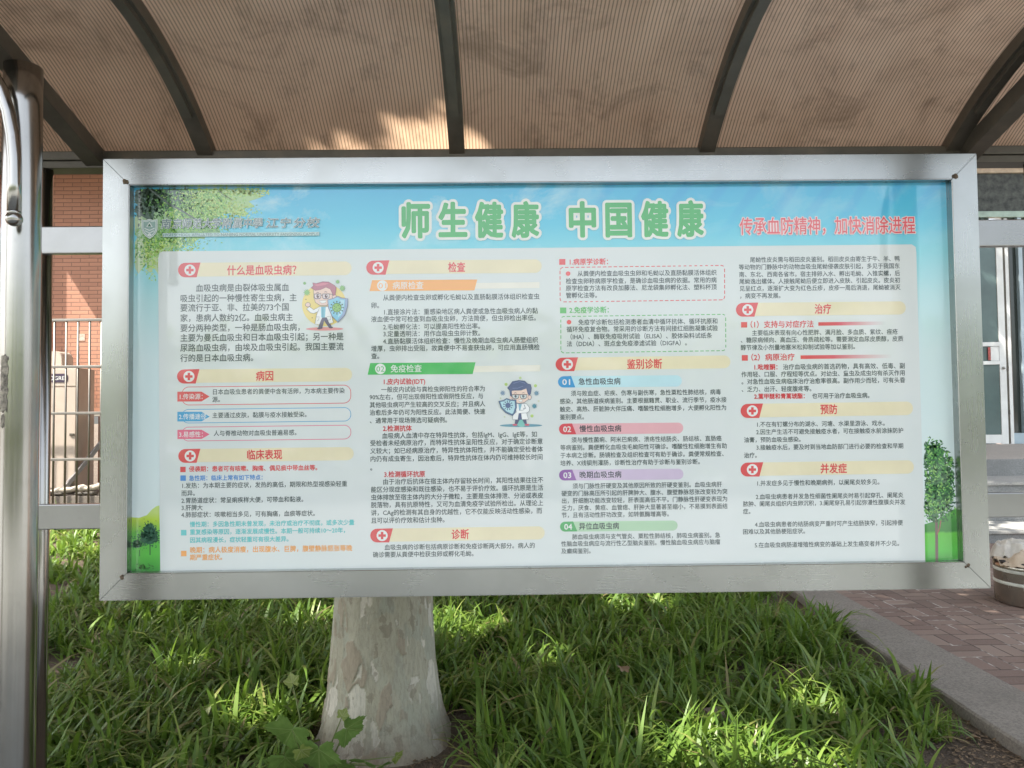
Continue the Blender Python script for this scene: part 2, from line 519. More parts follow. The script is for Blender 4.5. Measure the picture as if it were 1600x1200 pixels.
# ---- colours of the print
RED, DRED, TAN, TXT = (214, 76, 78), (204, 56, 64), (226, 217, 182), (72, 86, 86)
WHT = (224, 227, 223)
def heading(tx0, tx1, ty0, ty1, bx1, skew, s, x0, x1, yc):
    p = Print(0.0017); r = (ty1 - ty0) / 2; sl = 6
    k = skew / (bx1 - tx0)
    bar = rrect(tx0 + 16, ty0, bx1, ty1 - 1, (ty1 - ty0 - 1) / 2 * .97, 6, skew)
    p.poly(bar, TAN)
    L = [(tx0 + r + r * math.cos(rad(a)), (ty0 + ty1) / 2 + r * math.sin(rad(a))) for a in range(90, 271, 15)]
    p.poly(L + [(tx1, ty0 - .5), (tx1 - sl, ty1)], RED)
    cx, cy = tx0 + 18.5, (ty0 + ty1) / 2
    p.ell(cx, cy, 8.6, 8.6, WHT).ell(cx, cy, 7.4, 7.4, WHT)
    for w_, h_ in ((5.8, 2.0), (2.0, 5.8)): p.poly([(cx - w_, cy - h_), (cx + w_, cy - h_), (cx + w_, cy + h_), (cx - w_, cy + h_)], RED)
    p.text(s, x0, yc, 16, RED, 0.03, x1=x1, tall=1.02)
    return p.build('heading_banner', poster)
heading(278, 313, 411, 433.5, 548, -2, '什么是血吸虫病？', 354.6, 462, 423)
heading(276, 311, 577, 599, 548.4, -2, '病因', 399, 425.5, 587.6)
heading(277.6, 312, 701, 722.6, 550.5, -2.5, '临床表现', 385, 439, 710.5)
heading(571, 607, 408, 430, 844.5, -1.5, '检查', 699, 725, 418.8)
heading(576, 611.4, 826, 847.5, 848, -3, '诊断', 703, 729.5, 835.5)
heading(865.8, 901, 560, 581, 1139, -3, '鉴别诊断', 977.7, 1032, 570.5)
heading(1148, 1183, 475, 496.6, 1414, -2, '治疗', 1271.6, 1297, 485)
heading(1154.8, 1190, 632.8, 655, 1424.8, -3, '预防', 1280, 1306, 642)
heading(1154.5, 1190, 724.6, 746.5, 1426, -3, '并发症', 1280, 1320.6, 734.5)

def para(lines, name='paragraph', c=TXT, bold=0.016):
    """lines: (text, x0, yc, em[, colour, bold])"""
    p = Print(0.0017)
    for ln in lines:
        s, x0, yc, em = ln[:4]
        n = 0
        while s.startswith('　'): s = s[1:]; n += 1
        cc = ln[4] if len(ln) > 4 else c; bb = ln[5] if len(ln) > 5 else bold
        p.text(s, x0 + n * em, yc, em, cc, bb, tall=1.06)
    return p.build(name, poster)
def block(x0, em, rows, **kw):
    return para([(s, x0 + (.0 if len(r) < 3 else r[2]), r[0], em) for r in rows for s in [r[1]]], **kw)

block(281, 12.15, [(450.5, '　　血吸虫病是由裂体吸虫属血'), (466.6, '吸虫引起的一种慢性寄生虫病，主'), (481.3, '要流行于亚、非、拉美的73个国'), (497.2, '家，患病人数约2亿。血吸虫病主'),
      (512.8, '要分两种类型，一种是肠血吸虫病，'), (528.1, '主要为曼氏血吸虫和日本血吸虫引起；另一种是'), (543.7, '尿路血吸虫病，由埃及血吸虫引起。我国主要流'), (559.6, '行的是日本血吸虫病。')])
def arrow_box(y0, y1, ay0, ay1, c, tag_s, rows):
    p = Print(0.0017)
    rr0 = min(11.5, (y1 - y0) / 2 * .96)
    p.poly(rrect(283, y0, 546.8, y1, rr0, 8, -2.5), c).poly(rrect(284, y0 + 1, 545.8, y1 - 1, rr0 - 1, 8, -2.5), (214, 220, 217))
    p.poly([(276.4, ay0), (314, ay0), (326.5, (ay0 + ay1) / 2), (314, ay1), (276.4, ay1)], c)
    p.text(tag_s, 278.5, (ay0 + ay1) / 2 + .3, 9.2, WHT, 0.012, tall=1.05)
    for s, x0, yc in rows: p.text(s, x0, yc, 9.0, TXT, 0.018, tall=1.05)
    return p.build('outlined_note', poster)
arrow_box(604, 633, 611.6, 627, (216, 84, 84), '1.传染源：', [('日本血吸虫患者的粪便中含有活卵，为本病主要传染', 330.4, 612.3), ('源。', 330.4, 624)])
arrow_box(639, 661, 643, 658, (74, 162, 206), '2.传播途径：', [('主要通过皮肤，黏膜与疫水接触受染。', 330.4, 648.8)])
arrow_box(666.5, 689, 671, 685.4, (222, 110, 136), '3.易感性：', [('人与脊椎动物对血吸虫普遍易感。', 332.5, 676.8)])
def bullets(rows, squares, name='bulleted_list'):
    p = Print(0.0017)
    for x0, y0, x1, y1, c in squares: p.poly([(x0, y0), (x1, y0), (x1, y1), (x0, y1)], c)
    for s, x0, yc, em, c, b in rows: p.text(s, x0, yc, em, c, b, tall=1.05)
    return p.build(name, poster)
BLU, TEAL, ORG = (70, 138, 204), (86, 190, 190), (232, 160, 76)
bullets([('侵袭期：患者可有咳嗽、胸痛、偶见痰中带血丝等。', 294, 732.3, 8.95, RED, .028), ('急性期：临床上常有如下特点：', 294, 746.5, 8.6, BLU, .028)],
        [(280.6, 728.6, 289, 737, RED), (280.8, 742, 289.3, 750.5, BLU)])
block(282, 9.02, [(758.2, '1.发热：为本期主要的症状，发热的高低，期限和热型视感染轻重'), (770, '而异。'), (781.4, '2.胃肠道症状：常呈痢疾样大便，可带血和黏液。'), (792.6, '3.肝脾大'), (803.6, '4.肺部症状：咳嗽相当多见，可有胸痛，血痰等症状。')])
bullets([('慢性期：多因急性期未曾发现，未治疗或治疗不彻底，或多次少量', 295, 818.5, 8.86, TEAL, .028), ('重复感染等原因，逐渐发展成慢性。本期一般可持续10～20年，', 295, 830.5, 8.86, TEAL, .028), ('因其病程漫长，症状轻重可有很大差异。', 295, 843, 8.86, TEAL, .028)],
        [(281.5, 827, 290, 835.6, TEAL)])
bullets([('晚期：病人极度消瘦，出现腹水、巨脾，腹壁静脉怒张等晚', 295, 858.5, 9.75, ORG, .028), ('期严重症状。', 295, 870, 9.4, ORG, .028)], [(281.5, 859.5, 290, 868, ORG)])

def slant_banner(x0, x1, y0, y1, xr, c, num, s, tx0, tx1, ccx):
    p = Print(0.0017)
    h = y1 - y0
    p.poly([(x1 - 8, y0 + h * .28), (xr, y0 + h * .2), (xr, y0 + h * .74), (x1 - 8, y0 + h * .8)], (228, 226, 212))
    p.poly([(x0 + 4, y0), (x1, y0 - .8), (x1 - 4.5, y1 - .8), (x0, y1)], c)
    p.ell(ccx, (y0 + y1) / 2, 8.2, 8.2, WHT)
    p.text(num, ccx - 6.2, (y0 + y1) / 2, 11, c, 0.0, x1=ccx + 6.2, tall=1.1)
    p.text(s, tx0, (y0 + y1) / 2, 12, WHT, 0.006, x1=tx1, tall=1.06)
    return p.build('numbered_banner', poster)
slant_banner(576, 744, 438.5, 455.5, 841, (240, 172, 96), '01', '病原检查', 612, 660, 596)
slant_banner(572.7, 741, 567.7, 586, 842, (66, 180, 92), '02', '免疫检查', 608.7, 656.8, 592.5)
block(578, 9.42, [(466, '　　从粪便内检查虫卵或孵化毛蚴以及直肠黏膜活体组织检查虫'), (478, '卵。'), (488.4, '　　1.直接涂片法：重感染地区病人粪便或急性血吸虫病人的黏'), (499.6, '液血便中常可检查到血吸虫虫卵，方法简便，但虫卵检出率低。'),
      (511.6, '　　2.毛蚴孵化法：可以提高阳性检出率。'), (522.5, '　　3.定量透明法：用作血吸虫虫卵计数。'), (534, '　　4.直肠黏膜活体组织检查：慢性及晚期血吸虫病人肠壁组织'), (545.4, '增厚，虫卵排出受阻，故粪便中不易查获虫卵，可应用直肠镜检'), (557, '查。')])
RB = 0.03
para([('1.皮内试验(IDT)', 596, 597, 9.6, DRED, RB)] + [(s, 575.4, y, 9.05) for y, s in ((609.3, '　　一般皮内试验与粪检虫卵阳性的符合率为'), (621, '90%左右，但可出现假阳性或假阴性反应，与'), (633.2, '其他吸虫病可产生较高的交叉反应；并且病人'), (645.2, '治愈后多年仍可为阳性反应。此法简便、快速'), (657.7, '、通常用于现场筛选可疑病例。'))])
para([('2.检测抗体', 596, 670, 9.6, DRED, RB)] + [(s, 576, y, 9.32) for y, s in ((681.4, '　　血吸病人血清中存在特异性抗体，包括IgM、IgG、IgE等，如'), (692.8, '受检者未经病原治疗，而特异性抗体呈阳性反应，对于确定诊断意'), (705, '义较大；如已经病原治疗，特异性抗体阳性，并不能确定受检者体'), (717.3, '内仍有成虫寄生，因治愈后，特异性抗体在体内仍可维持较长时间'), (731, '。'))])
para([('3.检测循环抗原', 597.5, 741.6, 9.6, DRED, RB)] + [(s, 577, y, 9.3) for y, s in ((753, '　　由于治疗后抗体在宿主体内存留较长时间，其阳性结果往往不'), (765.2, '能区分现症感染和既往感染，也不易于评价疗效。循环抗原是生活'), (777.4, '虫体排放至宿主体内的大分子微粒，主要是虫体排泄、分泌或表皮'), (789.2, '脱落物，具有抗原特性，又可为血清免疫学试验所检出。从理论上'), (801.3, '讲，CAg的检测有其自身的优越性，它不仅能反映活动性感染，而'), (813.4, '且可以评价疗效和估计虫种。'))])
block(579.8, 9.06, [(855.3, '　　血吸虫病的诊断包括病原诊断和免疫诊断两大部分。病人的'), (866.8, '确诊需要从粪便中检获虫卵或孵化毛蚴。')])

def dashed(x0, y0, x1, y1, c, skew):
    p = Print(0.0017)
    pts = rrect(x0, y0, x1, y1, 5, 4, skew)
    pts = pts + [pts[0]]
    seg = []; run = 0.0
    for a, b in zip(pts, pts[1:]):
        L = math.dist(a, b); n = max(1, int(L / 1.4)); 
        for k in range(n):
            q0 = (a[0] + (b[0] - a[0]) * k / n, a[1] + (b[1] - a[1]) * k / n); q1 = (a[0] + (b[0] - a[0]) * (k + 1) / n, a[1] + (b[1] - a[1]) * (k + 1) / n)
            run += L / n
            if run % 8.4 < 5.4: seg.append((q0, q1))
    V = []; F = []
    for a, b in seg:
        t = Vector((b[0] - a[0], b[1] - a[1])).normalized(); nn = Vector((-t.y, t.x)) * .62
        o = len(V)
        V += [P(a[0] + nn.x, a[1] + nn.y), P(b[0] + nn.x, b[1] + nn.y), P(b[0] - nn.x, b[1] - nn.y), P(a[0] - nn.x, a[1] - nn.y)]
        F.append((o, o + 1, o + 2, o + 3))
    p.raw(V, F, c)
    return p
GRN = (96, 184, 104)
def dashed_note(sq, head, hx, hy, c, box, skew, dot, rows, x0, em):
    p = dashed(*box, c, skew)
    p.poly([(sq[0], sq[1]), (sq[2], sq[1]), (sq[2], sq[3]), (sq[0], sq[3])], c)
    p.text(head, hx, hy, 10.2, c, 0.03, tall=1.05).ell(dot[0], dot[1], 3.6, 3.6, (224, 88, 88), 16)
    for y, s in rows:
        n = 0
        while s.startswith('　'): s = s[1:]; n += 1
        p.text(s, x0 + n * em, y, em, TXT, 0.016, tall=1.05)
    return p.build('dashed_note', poster)
dashed_note((872, 406, 881.7, 415), '1.病原学诊断：', 886.5, 410.6, (220, 84, 84), (873.2, 419.2, 1130.4, 473), -2.8, (885.8, 428.8),
            [(429, '　　从粪便内检查血吸虫虫卵和毛蚴以及直肠黏膜活体组织'), (440.8, '检查虫卵称病原学检查，是确诊血吸虫病的依据。常用的病'), (451.8, '原学检查方法有改良加藤法、尼龙袋集卵孵化法、塑料杯顶'), (463, '管孵化法等。')], 882, 9.1)
dashed_note((873, 481.7, 882.8, 490.8), '2.免疫学诊断：', 887.4, 486, GRN, (874.2, 495.8, 1132, 552.6), -3, (887, 504.6),
            [(505, '　　免疫学诊断包括检测患者血清中循环抗体、循环抗原和'), (516, '循环免疫复合物。常采用的诊断方法有间接红细胞凝集试验'), (527.6, '（IHA）、酶联免疫吸附试验（ELISA）、胶体染料试纸条'), (538.6, '法（DDIA）、斑点金免疫渗滤试验（DIGFA）。')], 883, 9.12)

def pill(x0, y0, y1, bx1, c, cl, num, s, tx0, tx1):
    p = Print(0.0017); r = (y1 - y0) / 2
    p.poly(rrect(x0 + 10, y0, bx1, y1, r * .98, 6, -1.2), cl)
    L = [(x0 + r + r * math.cos(rad(a)), (y0 + y1) / 2 + r * math.sin(rad(a))) for a in range(90, 271, 15)]
    p.poly(L + [(x0 + 20.5, y0 - .4), (x0 + 27, y1 - .3)], c)
    p.text(num, x0 + 6.8, (y0 + y1) / 2, 12, WHT, 0.02, x1=x0 + 18.8, tall=1.05)
    p.text(s, tx0, (y0 + y1) / 2 - .3, 11, (58, 66, 74), 0.02, x1=tx1, tall=1.02)
    return p.build('numbered_banner', poster)
pill(869.5, 589, 606.7, 1063, (58, 150, 204), (186, 222, 228), '01', '急性血吸虫病', 901.7, 967)
pill(870.8, 663, 680, 1065, (212, 72, 84), (226, 172, 178), '02', '慢性血吸虫病', 903, 968)
pill(870.8, 735, 751.8, 1065, (146, 98, 166), (204, 188, 210), '03', '晚期血吸虫病', 903, 968)
pill(872, 816, 831.6, 1055.7, (84, 172, 104), (172, 206, 172), '04', '异位血吸虫病', 902, 964)
block(872, 8.72, [(616, '　　须与败血症、疟疾、伤寒与副伤寒，急性粟粒性肺结核，病毒'), (628.3, '感染，其他肠道疾病鉴别。主要根据籍贯、职业、流行季节，疫水接'), (640.6, '触史、高热、肝脏肿大伴压痛、嗜酸性粒细胞增多，大便孵化阳性为'), (652.8, '鉴别要点。')])
block(872.6, 8.72, [(688.7, '　　须与慢性菌痢、阿米巴痢疾、溃疡性结肠炎、肠结核、直肠癌'), (700.6, '等病鉴别。粪便孵化血吸虫毛蚴阳性可确诊。嗜酸性粒细胞增生有助'), (712.8, '于本病之诊断。肠镜检查及组织检查可有助于确诊。粪便常规检查、'), (724.9, '培养、X线钡剂灌肠，诊断性治疗有助于诊断与鉴别诊断。')])
block(874.3, 8.68, [(760.7, '　　须与门脉性肝硬变及其他原因所致的肝硬变鉴别。血吸虫病肝'), (772.2, '硬变的门脉高压所引起的肝脾肿大、腹水、腹壁静脉怒张改变较为突'), (783.6, '出，肝细胞功能改变较轻，肝表面高低不平。门静脉性肝硬变表现为'), (794.9, '乏力，厌食、黄疸、血管痣、肝肿大显著甚至缩小，不易摸到表面结'), (806, '节，且有活动性肝功改变，如转氨酶增高等。')])
block(873.6, 8.6, [(840, '　　肺血吸虫病须与支气管炎、粟粒性肺结核，肺吸虫病鉴别。急'), (850.8, '性脑血吸虫病应与流行性乙型脑炎鉴别。慢性脑血吸虫病应与脑瘤'), (862.2, '及癫痫鉴别。')])
block(1152.6, 8.72, [(407.8, '　　尾蚴性皮炎需与稻田皮炎鉴别。稻田皮炎由寄生于牛、羊、鸭'), (419.3, '等动物的门静脉中的动物血吸虫尾蚴侵袭皮肤引起，多见于我国东'), (430.8, '南、东北、西南各省市。宿主排卵入水、孵出毛蚴、入锥实螺，后', .3), (441.7, '尾蚴逸出螺体。人接触尾蚴后便立即进入皮肤、引起皮炎。皮炎初', .6), (452.8, '见呈红点，逐渐扩大变为红色丘疹，皮疹一周后消退，尾蚴被消灭', 1), (464.2, '，病变不再发展。', 1)])
def grad_bar_mat(name, x0, x1):
    t = NT(name); v = t.coords(); x, y, z = t.sep(v)
    f = t.math('DIVIDE', t.math('SUBTRACT', x, P(x0, 560)[0]), P(x1, 560)[0] - P(x0, 560)[0])
    col = t.ramp(f, [(0.0, lin(212, 70, 72)), (0.35, lin(214, 90, 104)), (1.0, lin(212, 218, 215))])
    return t.done(t.pbsdf(col, 0.5, 0.0, None, Coat_Weight=COAT, Coat_IOR=1.62, Coat_Roughness=0.045))
def sub_heading(sq, s, tx0, tx1, yc, bar):
    p = Print(0.0017)
    p.poly([(sq[0], sq[1]), (sq[2], sq[1]), (sq[2], sq[3]), (sq[0], sq[3])], RED)
    p.text(s, tx0, yc, 11, RED, 0.026, x1=tx1, tall=1.06)
    p.poly([(bar[0], bar[2]), (bar[1], bar[2] - 1), (bar[1], bar[3] - 1.3), (bar[0], bar[3])], grad_bar_mat('red_fade_print', bar[0], bar[1]))
    return p.build('sub_heading', poster)
sub_heading((1156, 505, 1165.6, 513.6), '（1）支持与对症疗法', 1171, 1269.4, 509, (1277, 1382, 505.5, 511))
sub_heading((1157, 556.6, 1166.4, 565.4), '（2）病原治疗', 1172, 1239.6, 560.3, (1249, 1392, 557.2, 563))
block(1155, 8.82, [(522.2, '　　主要临床表现有向心性肥胖、满月脸、多血质、紫纹、痤疮'), (533.4, '、糖尿病倾向、高血压、骨质疏松等。需要测定血尿皮质醇，皮质'), (545, '醇节律及小剂量地塞米松抑制试验等加以鉴别。')])
para([('1.吡喹酮：', 1175, 575.6, 9.3, DRED, .036), ('治疗血吸虫病的首选药物，具有高效、低毒、副', 1221, 575.4, 9.15)] + [(s, 1156, y, 8.88) for y, s in ((587, '作用轻、口服、疗程短等优点。对幼虫、童虫及成虫均有杀灭作用'), (598.3, '。对急性血吸虫病临床治疗治愈率很高。副作用少而轻，可有头昏'), (610.2, '、乏力、出汗、轻度腹疼等。'))]
     + [('2.蒿甲醚和青蒿琥酯：', 1176, 621.4, 8.75, DRED, .036), ('也可用于治疗血吸虫病。', 1266.6, 620.8, 8.7)])
para([('1.不在有钉螺分布的湖水、河塘、水渠里游泳、戏水。', 1179, 665.2, 8.75), ('2.因生产生活不可避免接触疫水者，可在接触疫水前涂抹防护', 1179, 677, 8.66), ('油膏，预防血吸虫感染。', 1159.7, 689.3, 8.6), ('3.接触疫水后，要及时到当地血防部门进行必要的检查和早期', 1179, 701.2, 8.66), ('治疗。', 1159.7, 713.4, 8.6)])
para([('1.并发症多见于慢性和晚期病例，以阑尾炎较多见。', 1179, 757.2, 8.75)])
para([('2.血吸虫病患者并发急性细菌性阑尾炎时易引起穿孔、阑尾炎', 1178, 778.3, 8.68), ('脓肿、阑尾炎组织内虫卵沉积，3.阑尾穿孔易引起弥漫性腹膜炎并发', 1158, 789.4, 8.58), ('症。', 1158, 801, 8.6)])
para([('4.血吸虫病患者的结肠病变严重时可产生结肠狭窄，引起排便', 1176.6, 821.6, 8.7), ('困难以及其他肠梗阻症状。', 1157.5, 832.8, 8.6)])
para([('5.在血吸虫病肠道增殖性病变的基础上发生癌变者并不少见。', 1176, 853.8, 8.7)])
# ---- top band
HAL = (226, 230, 222)
for chars in ((('师', 628, 669), ('生', 685.5, 727), ('健', 742.5, 783), ('康', 799.5, 839)), (('中', 889, 928), ('国', 946, 984), ('健', 1002, 1041), ('康', 1058, 1096))):
    p = Print(0.0017)
    for ch, x0, x1 in chars:
        p.heavy(ch, x0, 346.5 - (x0 - 628) * .004, 58, (70, 176, 98), 0.033, 12, x1=x1, tall=1.0, halo=(0.105, HAL))
    p.build('title_lettering', poster)
p = Print(0.0017)
p.text('传承血防精神，加快消除进程', 1154.5, 355.8, 29, (222, 84, 92), 0.012, x1=1429, tall=1.0, halo=(0.055, (236, 214, 212)))
p.build('slogan_lettering', poster)
# school emblem and name
p = Print(0.0024)
LG = (222, 230, 226); GY = (96, 122, 124)
def shield(s): return [(234 + (q[0] - 234) * s, 356 + (q[1] - 356) * s) for q in [(221.5, 343.5), (228, 344.6), (234, 342.5), (240, 344.6), (246.5, 343), (246.5, 358), (244, 365), (239.5, 370), (234, 373), (228.5, 370), (224, 365), (221.5, 358)]]
p.poly(shield(1.0), LG).poly(shield(.92), (150, 178, 172)).poly(shield(.84), LG).poly(shield(.76), (146, 176, 168))
p.poly([(229, 355), (234, 347.5), (239, 355)], LG).poly([(231, 354.4), (234, 349.6), (237, 354.4)], (70, 120, 96)).stroke([(226, 357), (234, 360.5), (242, 357)], 1.4, LG).stroke([(227, 361), (234, 364.5), (241, 361)], 1.3, LG).ell(234, 366.8, 2.6, 1.6, LG, 12)
p.build('school_emblem', poster)
p = Print(0.0024)
for ch, x0, x1 in zip('南京师范大学附属中學江宁分校', (253, 270.5, 286, 302, 317, 332, 348.5, 364, 381.5, 395, 416.5, 438, 459, 479), (267, 284, 299.5, 315, 331, 345.5, 362.5, 378, 392.5, 410, 434.5, 453.5, 476, 498.5)):
    p.text(ch, x0, 350.5 - (x0 - 253) * .006, 16.5, GY, 0.012, x1=x1, tall=1.0, slant=0.14, halo=(0.042, LG))
p.poly([(255, 365.2), (498.5, 363.4), (498.5, 369.2), (255, 371.2)], (176, 204, 198))
p.text('HIGH SCHOOL AFFILIATED TO NANJING NORMAL UNIVERSITY JIANGNING CAMPUS', 256, 368.0, 6.2, (88, 118, 120), 0.006, x1=497, tall=1.0)
p.build('school_name_lettering', poster)

# ---- printed foliage, upper left, and printed trees at the lower corners
def leaves_print(p, n, pos, size, cols, rn):
    """n small leaf shapes per colour"""
    for c in cols:
        V = []; F = []
        for _ in range(n):
            q = pos()
            if q is None: continue
            a = rn.uniform(0, 6.28); s = size * rn.uniform(.6, 1.4)
            o = len(V)
            for dx, dy in ((-1, 0), (-.1, .45), (1, 0), (0, -.4)):
                V.append(P(q[0] + s * (dx * math.cos(a) - dy * math.sin(a)), q[1] + s * (dx * math.sin(a) + dy * math.cos(a))))
            F.append((o, o + 1, o + 2, o + 3))
        if V: p.raw(V, F, c, 0.00002)
def gauss_clump(cl, rn, xmin, xmax, ymin, ymax):
    def f():
        cx, cy, sx, sy = rn.choice(cl)
        x, y = rn.gauss(cx, sx), rn.gauss(cy, sy)
        x0 = xmin(y) if callable(xmin) else xmin
        y0 = ymin(x) if callable(ymin) else ymin
        return (x, y) if x0 < x < xmax and y0 < y < ymax else None
    return f
rn = random.Random(5)
p = Print(0.0003)
topy = lambda x: 295.5 - (x - 210) * .0055
dk = [(235, 303, 16, 6), (265, 303, 22, 8), (292, 322, 14, 11), (225, 322, 10, 14), (245, 318, 12, 10)]
def smudge(cx, cy, rx, ry, c, n=40):
    k1, k2 = rn.uniform(0, 6), rn.uniform(0, 6)
    q = []
    for k in range(n):
        a = 2 * math.pi * k / n; r = 1 + .16 * math.sin(5 * a + k1) + .12 * math.sin(11 * a + k2) + rn.uniform(-.10, .10)
        q.append((max(210.5, cx + rx * r * math.cos(a)), max(295.8, cy + ry * r * math.sin(a))))
    p.poly(q, c)
for q in ((330, 315, 68, 22, (170, 206, 140)), (240, 370, 34, 60, (186, 208, 162)), (262, 352, 48, 38, (158, 194, 148)), (300, 350, 40, 26, (128, 178, 112)), (295, 312, 52, 19, (106, 160, 90)), (254, 308, 42, 15, (66, 96, 80)), (228, 318, 18, 24, (92, 116, 104)), (318, 324, 34, 20, (132, 186, 86))): smudge(*q)
leaves_print(p, 420, gauss_clump(dk, rn, 211, 400, topy, 400), 3.0, [(48, 82, 66), (66, 96, 70)], rn)
mid = [(285, 312, 26, 12), (310, 325, 24, 12), (340, 318, 16, 10), (300, 345, 24, 10), (262, 360, 20, 12), (250, 378, 18, 9), (230, 390, 10, 14), (280, 372, 22, 10), (322, 350, 16, 8)]
leaves_print(p, 750, gauss_clump(mid, rn, 211, 405, topy, 430), 2.0, [(106, 166, 78), (140, 196, 84), (92, 152, 80)], rn)
lt = [(318, 308, 20, 8), (345, 322, 18, 9), (372, 335, 14, 8), (300, 335, 26, 12), (390, 301, 14, 3), (240, 400, 12, 18), (270, 385, 22, 8), (355, 300, 24, 3)]
leaves_print(p, 480, gauss_clump(lt, rn, 211, 420, topy, 440), 2.2, [(176, 214, 96), (150, 204, 110), (196, 220, 130)], rn)
p.stroke([(211, 330), (232, 342), (246, 352)], 3.2, (86, 108, 98)).stroke([(234, 296), (262, 318), (290, 333), (312, 348)], 2.4, (84, 100, 92)).stroke([(338, 296), (350, 306), (362, 312)], 1.0, (70, 92, 70))
p.build('printed_foliage', poster)

def grass_print_mat(name, stops, y0, y1, xr):
    t = NT(name); v = t.coords(); x, y, z = t.sep(v)
    za, zb = P(xr, y0)[1], P(xr, y1)[1]
    f = t.math('DIVIDE', t.math('SUBTRACT', za, z), za - zb)
    f = t.math('ADD', f, t.math('MULTIPLY', t.math('SUBTRACT', t.noise(v, 16, 3), .5), .12))
    return t.done(t.pbsdf(t.ramp(f, stops), 0.5, 0.0, None, Coat_Weight=COAT, Coat_IOR=1.62, Coat_Roughness=0.045))
p = Print(0.0003)
gl = grass_print_mat('printed_meadow', [(0.0, lin(190, 214, 120)), (0.12, lin(176, 206, 60)), (0.35, lin(96, 182, 66)), (0.7, lin(92, 190, 72)), (1.0, lin(60, 150, 58))], 800, 891, 225)
p.poly([(204.5, 807), (216, 808), (228, 804), (236, 795), (243, 790), (247.6, 789), (249, 890.6), (204, 891)], gl)
p.stroke([(216.8, 858), (216.8, 868)], 1.0, (40, 70, 56)).stroke([(233, 848), (233, 866)], 1.4, (40, 70, 56))
dkc = [(232, 826, 5.5, 7), (232, 840, 7.5, 6), (226, 835, 5, 6), (240, 838, 4, 6)]
for q in ((232, 828, 9, 11), (231, 840, 13.5, 9), (213, 849, 8, 6)):
    p.poly([(max(205.5, min(247.3, q[0] + q[2] * (1 + rn.uniform(-.15, .15)) * math.cos(2 * math.pi * k / 30))), q[1] + q[3] * (1 + rn.uniform(-.15, .15)) * math.sin(2 * math.pi * k / 30)) for k in range(30)], (42, 98, 72))
leaves_print(p, 260, gauss_clump(dkc, rn, 205, 247.5, 800, 856), 1.7, [(34, 86, 66), (44, 100, 72)], rn)
leaves_print(p, 120, gauss_clump([(214, 846, 5, 5), (212, 850, 6, 3)], rn, 205, 247.5, 800, 858), 1.5, [(40, 98, 66), (52, 112, 66)], rn)
leaves_print(p, 60, gauss_clump([(222, 885, 7, 4)], rn, 204.8, 247, 876, 890), 1.6, [(52, 100, 46)], rn)
p.build('printed_meadow', poster)
p = Print(0.0003)
gr = grass_print_mat('printed_lawn', [(0.0, lin(86, 170, 66)), (0.25, lin(60, 140, 56)), (0.42, lin(52, 132, 50)), (0.47, lin(96, 192, 60)), (0.8, lin(84, 190, 66)), (1.0, lin(70, 160, 62))], 800, 878, 1470)
p.poly([(1443, 822), (1456, 818), (1475, 808), (1486, 800), (1493, 797), (1495, 877.6), (1443.8, 878.8)], gr)
p.poly([(1459.4, 815), (1463.6, 815), (1464.4, 877.9), (1459.6, 878)], (112, 88, 84)).stroke([(1462.5, 838), (1466.5, 828), (1468.5, 816)], 2.0, (150, 96, 82)).stroke([(1461.5, 818), (1460.5, 790), (1462, 760)], 2.2, (128, 100, 88))
ct = [(1458, 705, 9, 8), (1466, 728, 13, 14), (1476, 745, 10, 16), (1455, 755, 9, 18), (1468, 770, 12, 14), (1458, 800, 9, 8), (1478, 785, 9, 14), (1450, 725, 6, 16), (1485, 730, 5, 18), (1448, 785, 5, 14)]
def rt():
    q = gauss_clump(ct, rn, 1443.3, 1493.5, 684, 824)()
    if q is None or q[0] > 1486.5 + (q[1] - 690) * .05 or (q[1] < 730 and q[0] > 1468 + (q[1] - 684) * .55): return None
    return q
for q in ((1462, 722, 13, 26), (1468, 765, 17, 36), (1456, 790, 10, 26)):
    kk = [(q[0] + q[2] * (1 + rn.uniform(-.18, .18)) * math.cos(2 * math.pi * k / 36), q[1] + q[3] * (1 + rn.uniform(-.18, .18)) * math.sin(2 * math.pi * k / 36)) for k in range(36)]
    p.poly([(max(1444.5, x), y) for x, y in kk], (66, 116, 76))
leaves_print(p, 420, rt, 2.9, [(40, 92, 58), (56, 112, 64), (48, 102, 60)], rn)
leaves_print(p, 150, rt, 2.5, [(104, 176, 84), (76, 146, 70), (140, 192, 104)], rn)
p.build('printed_tree', poster)

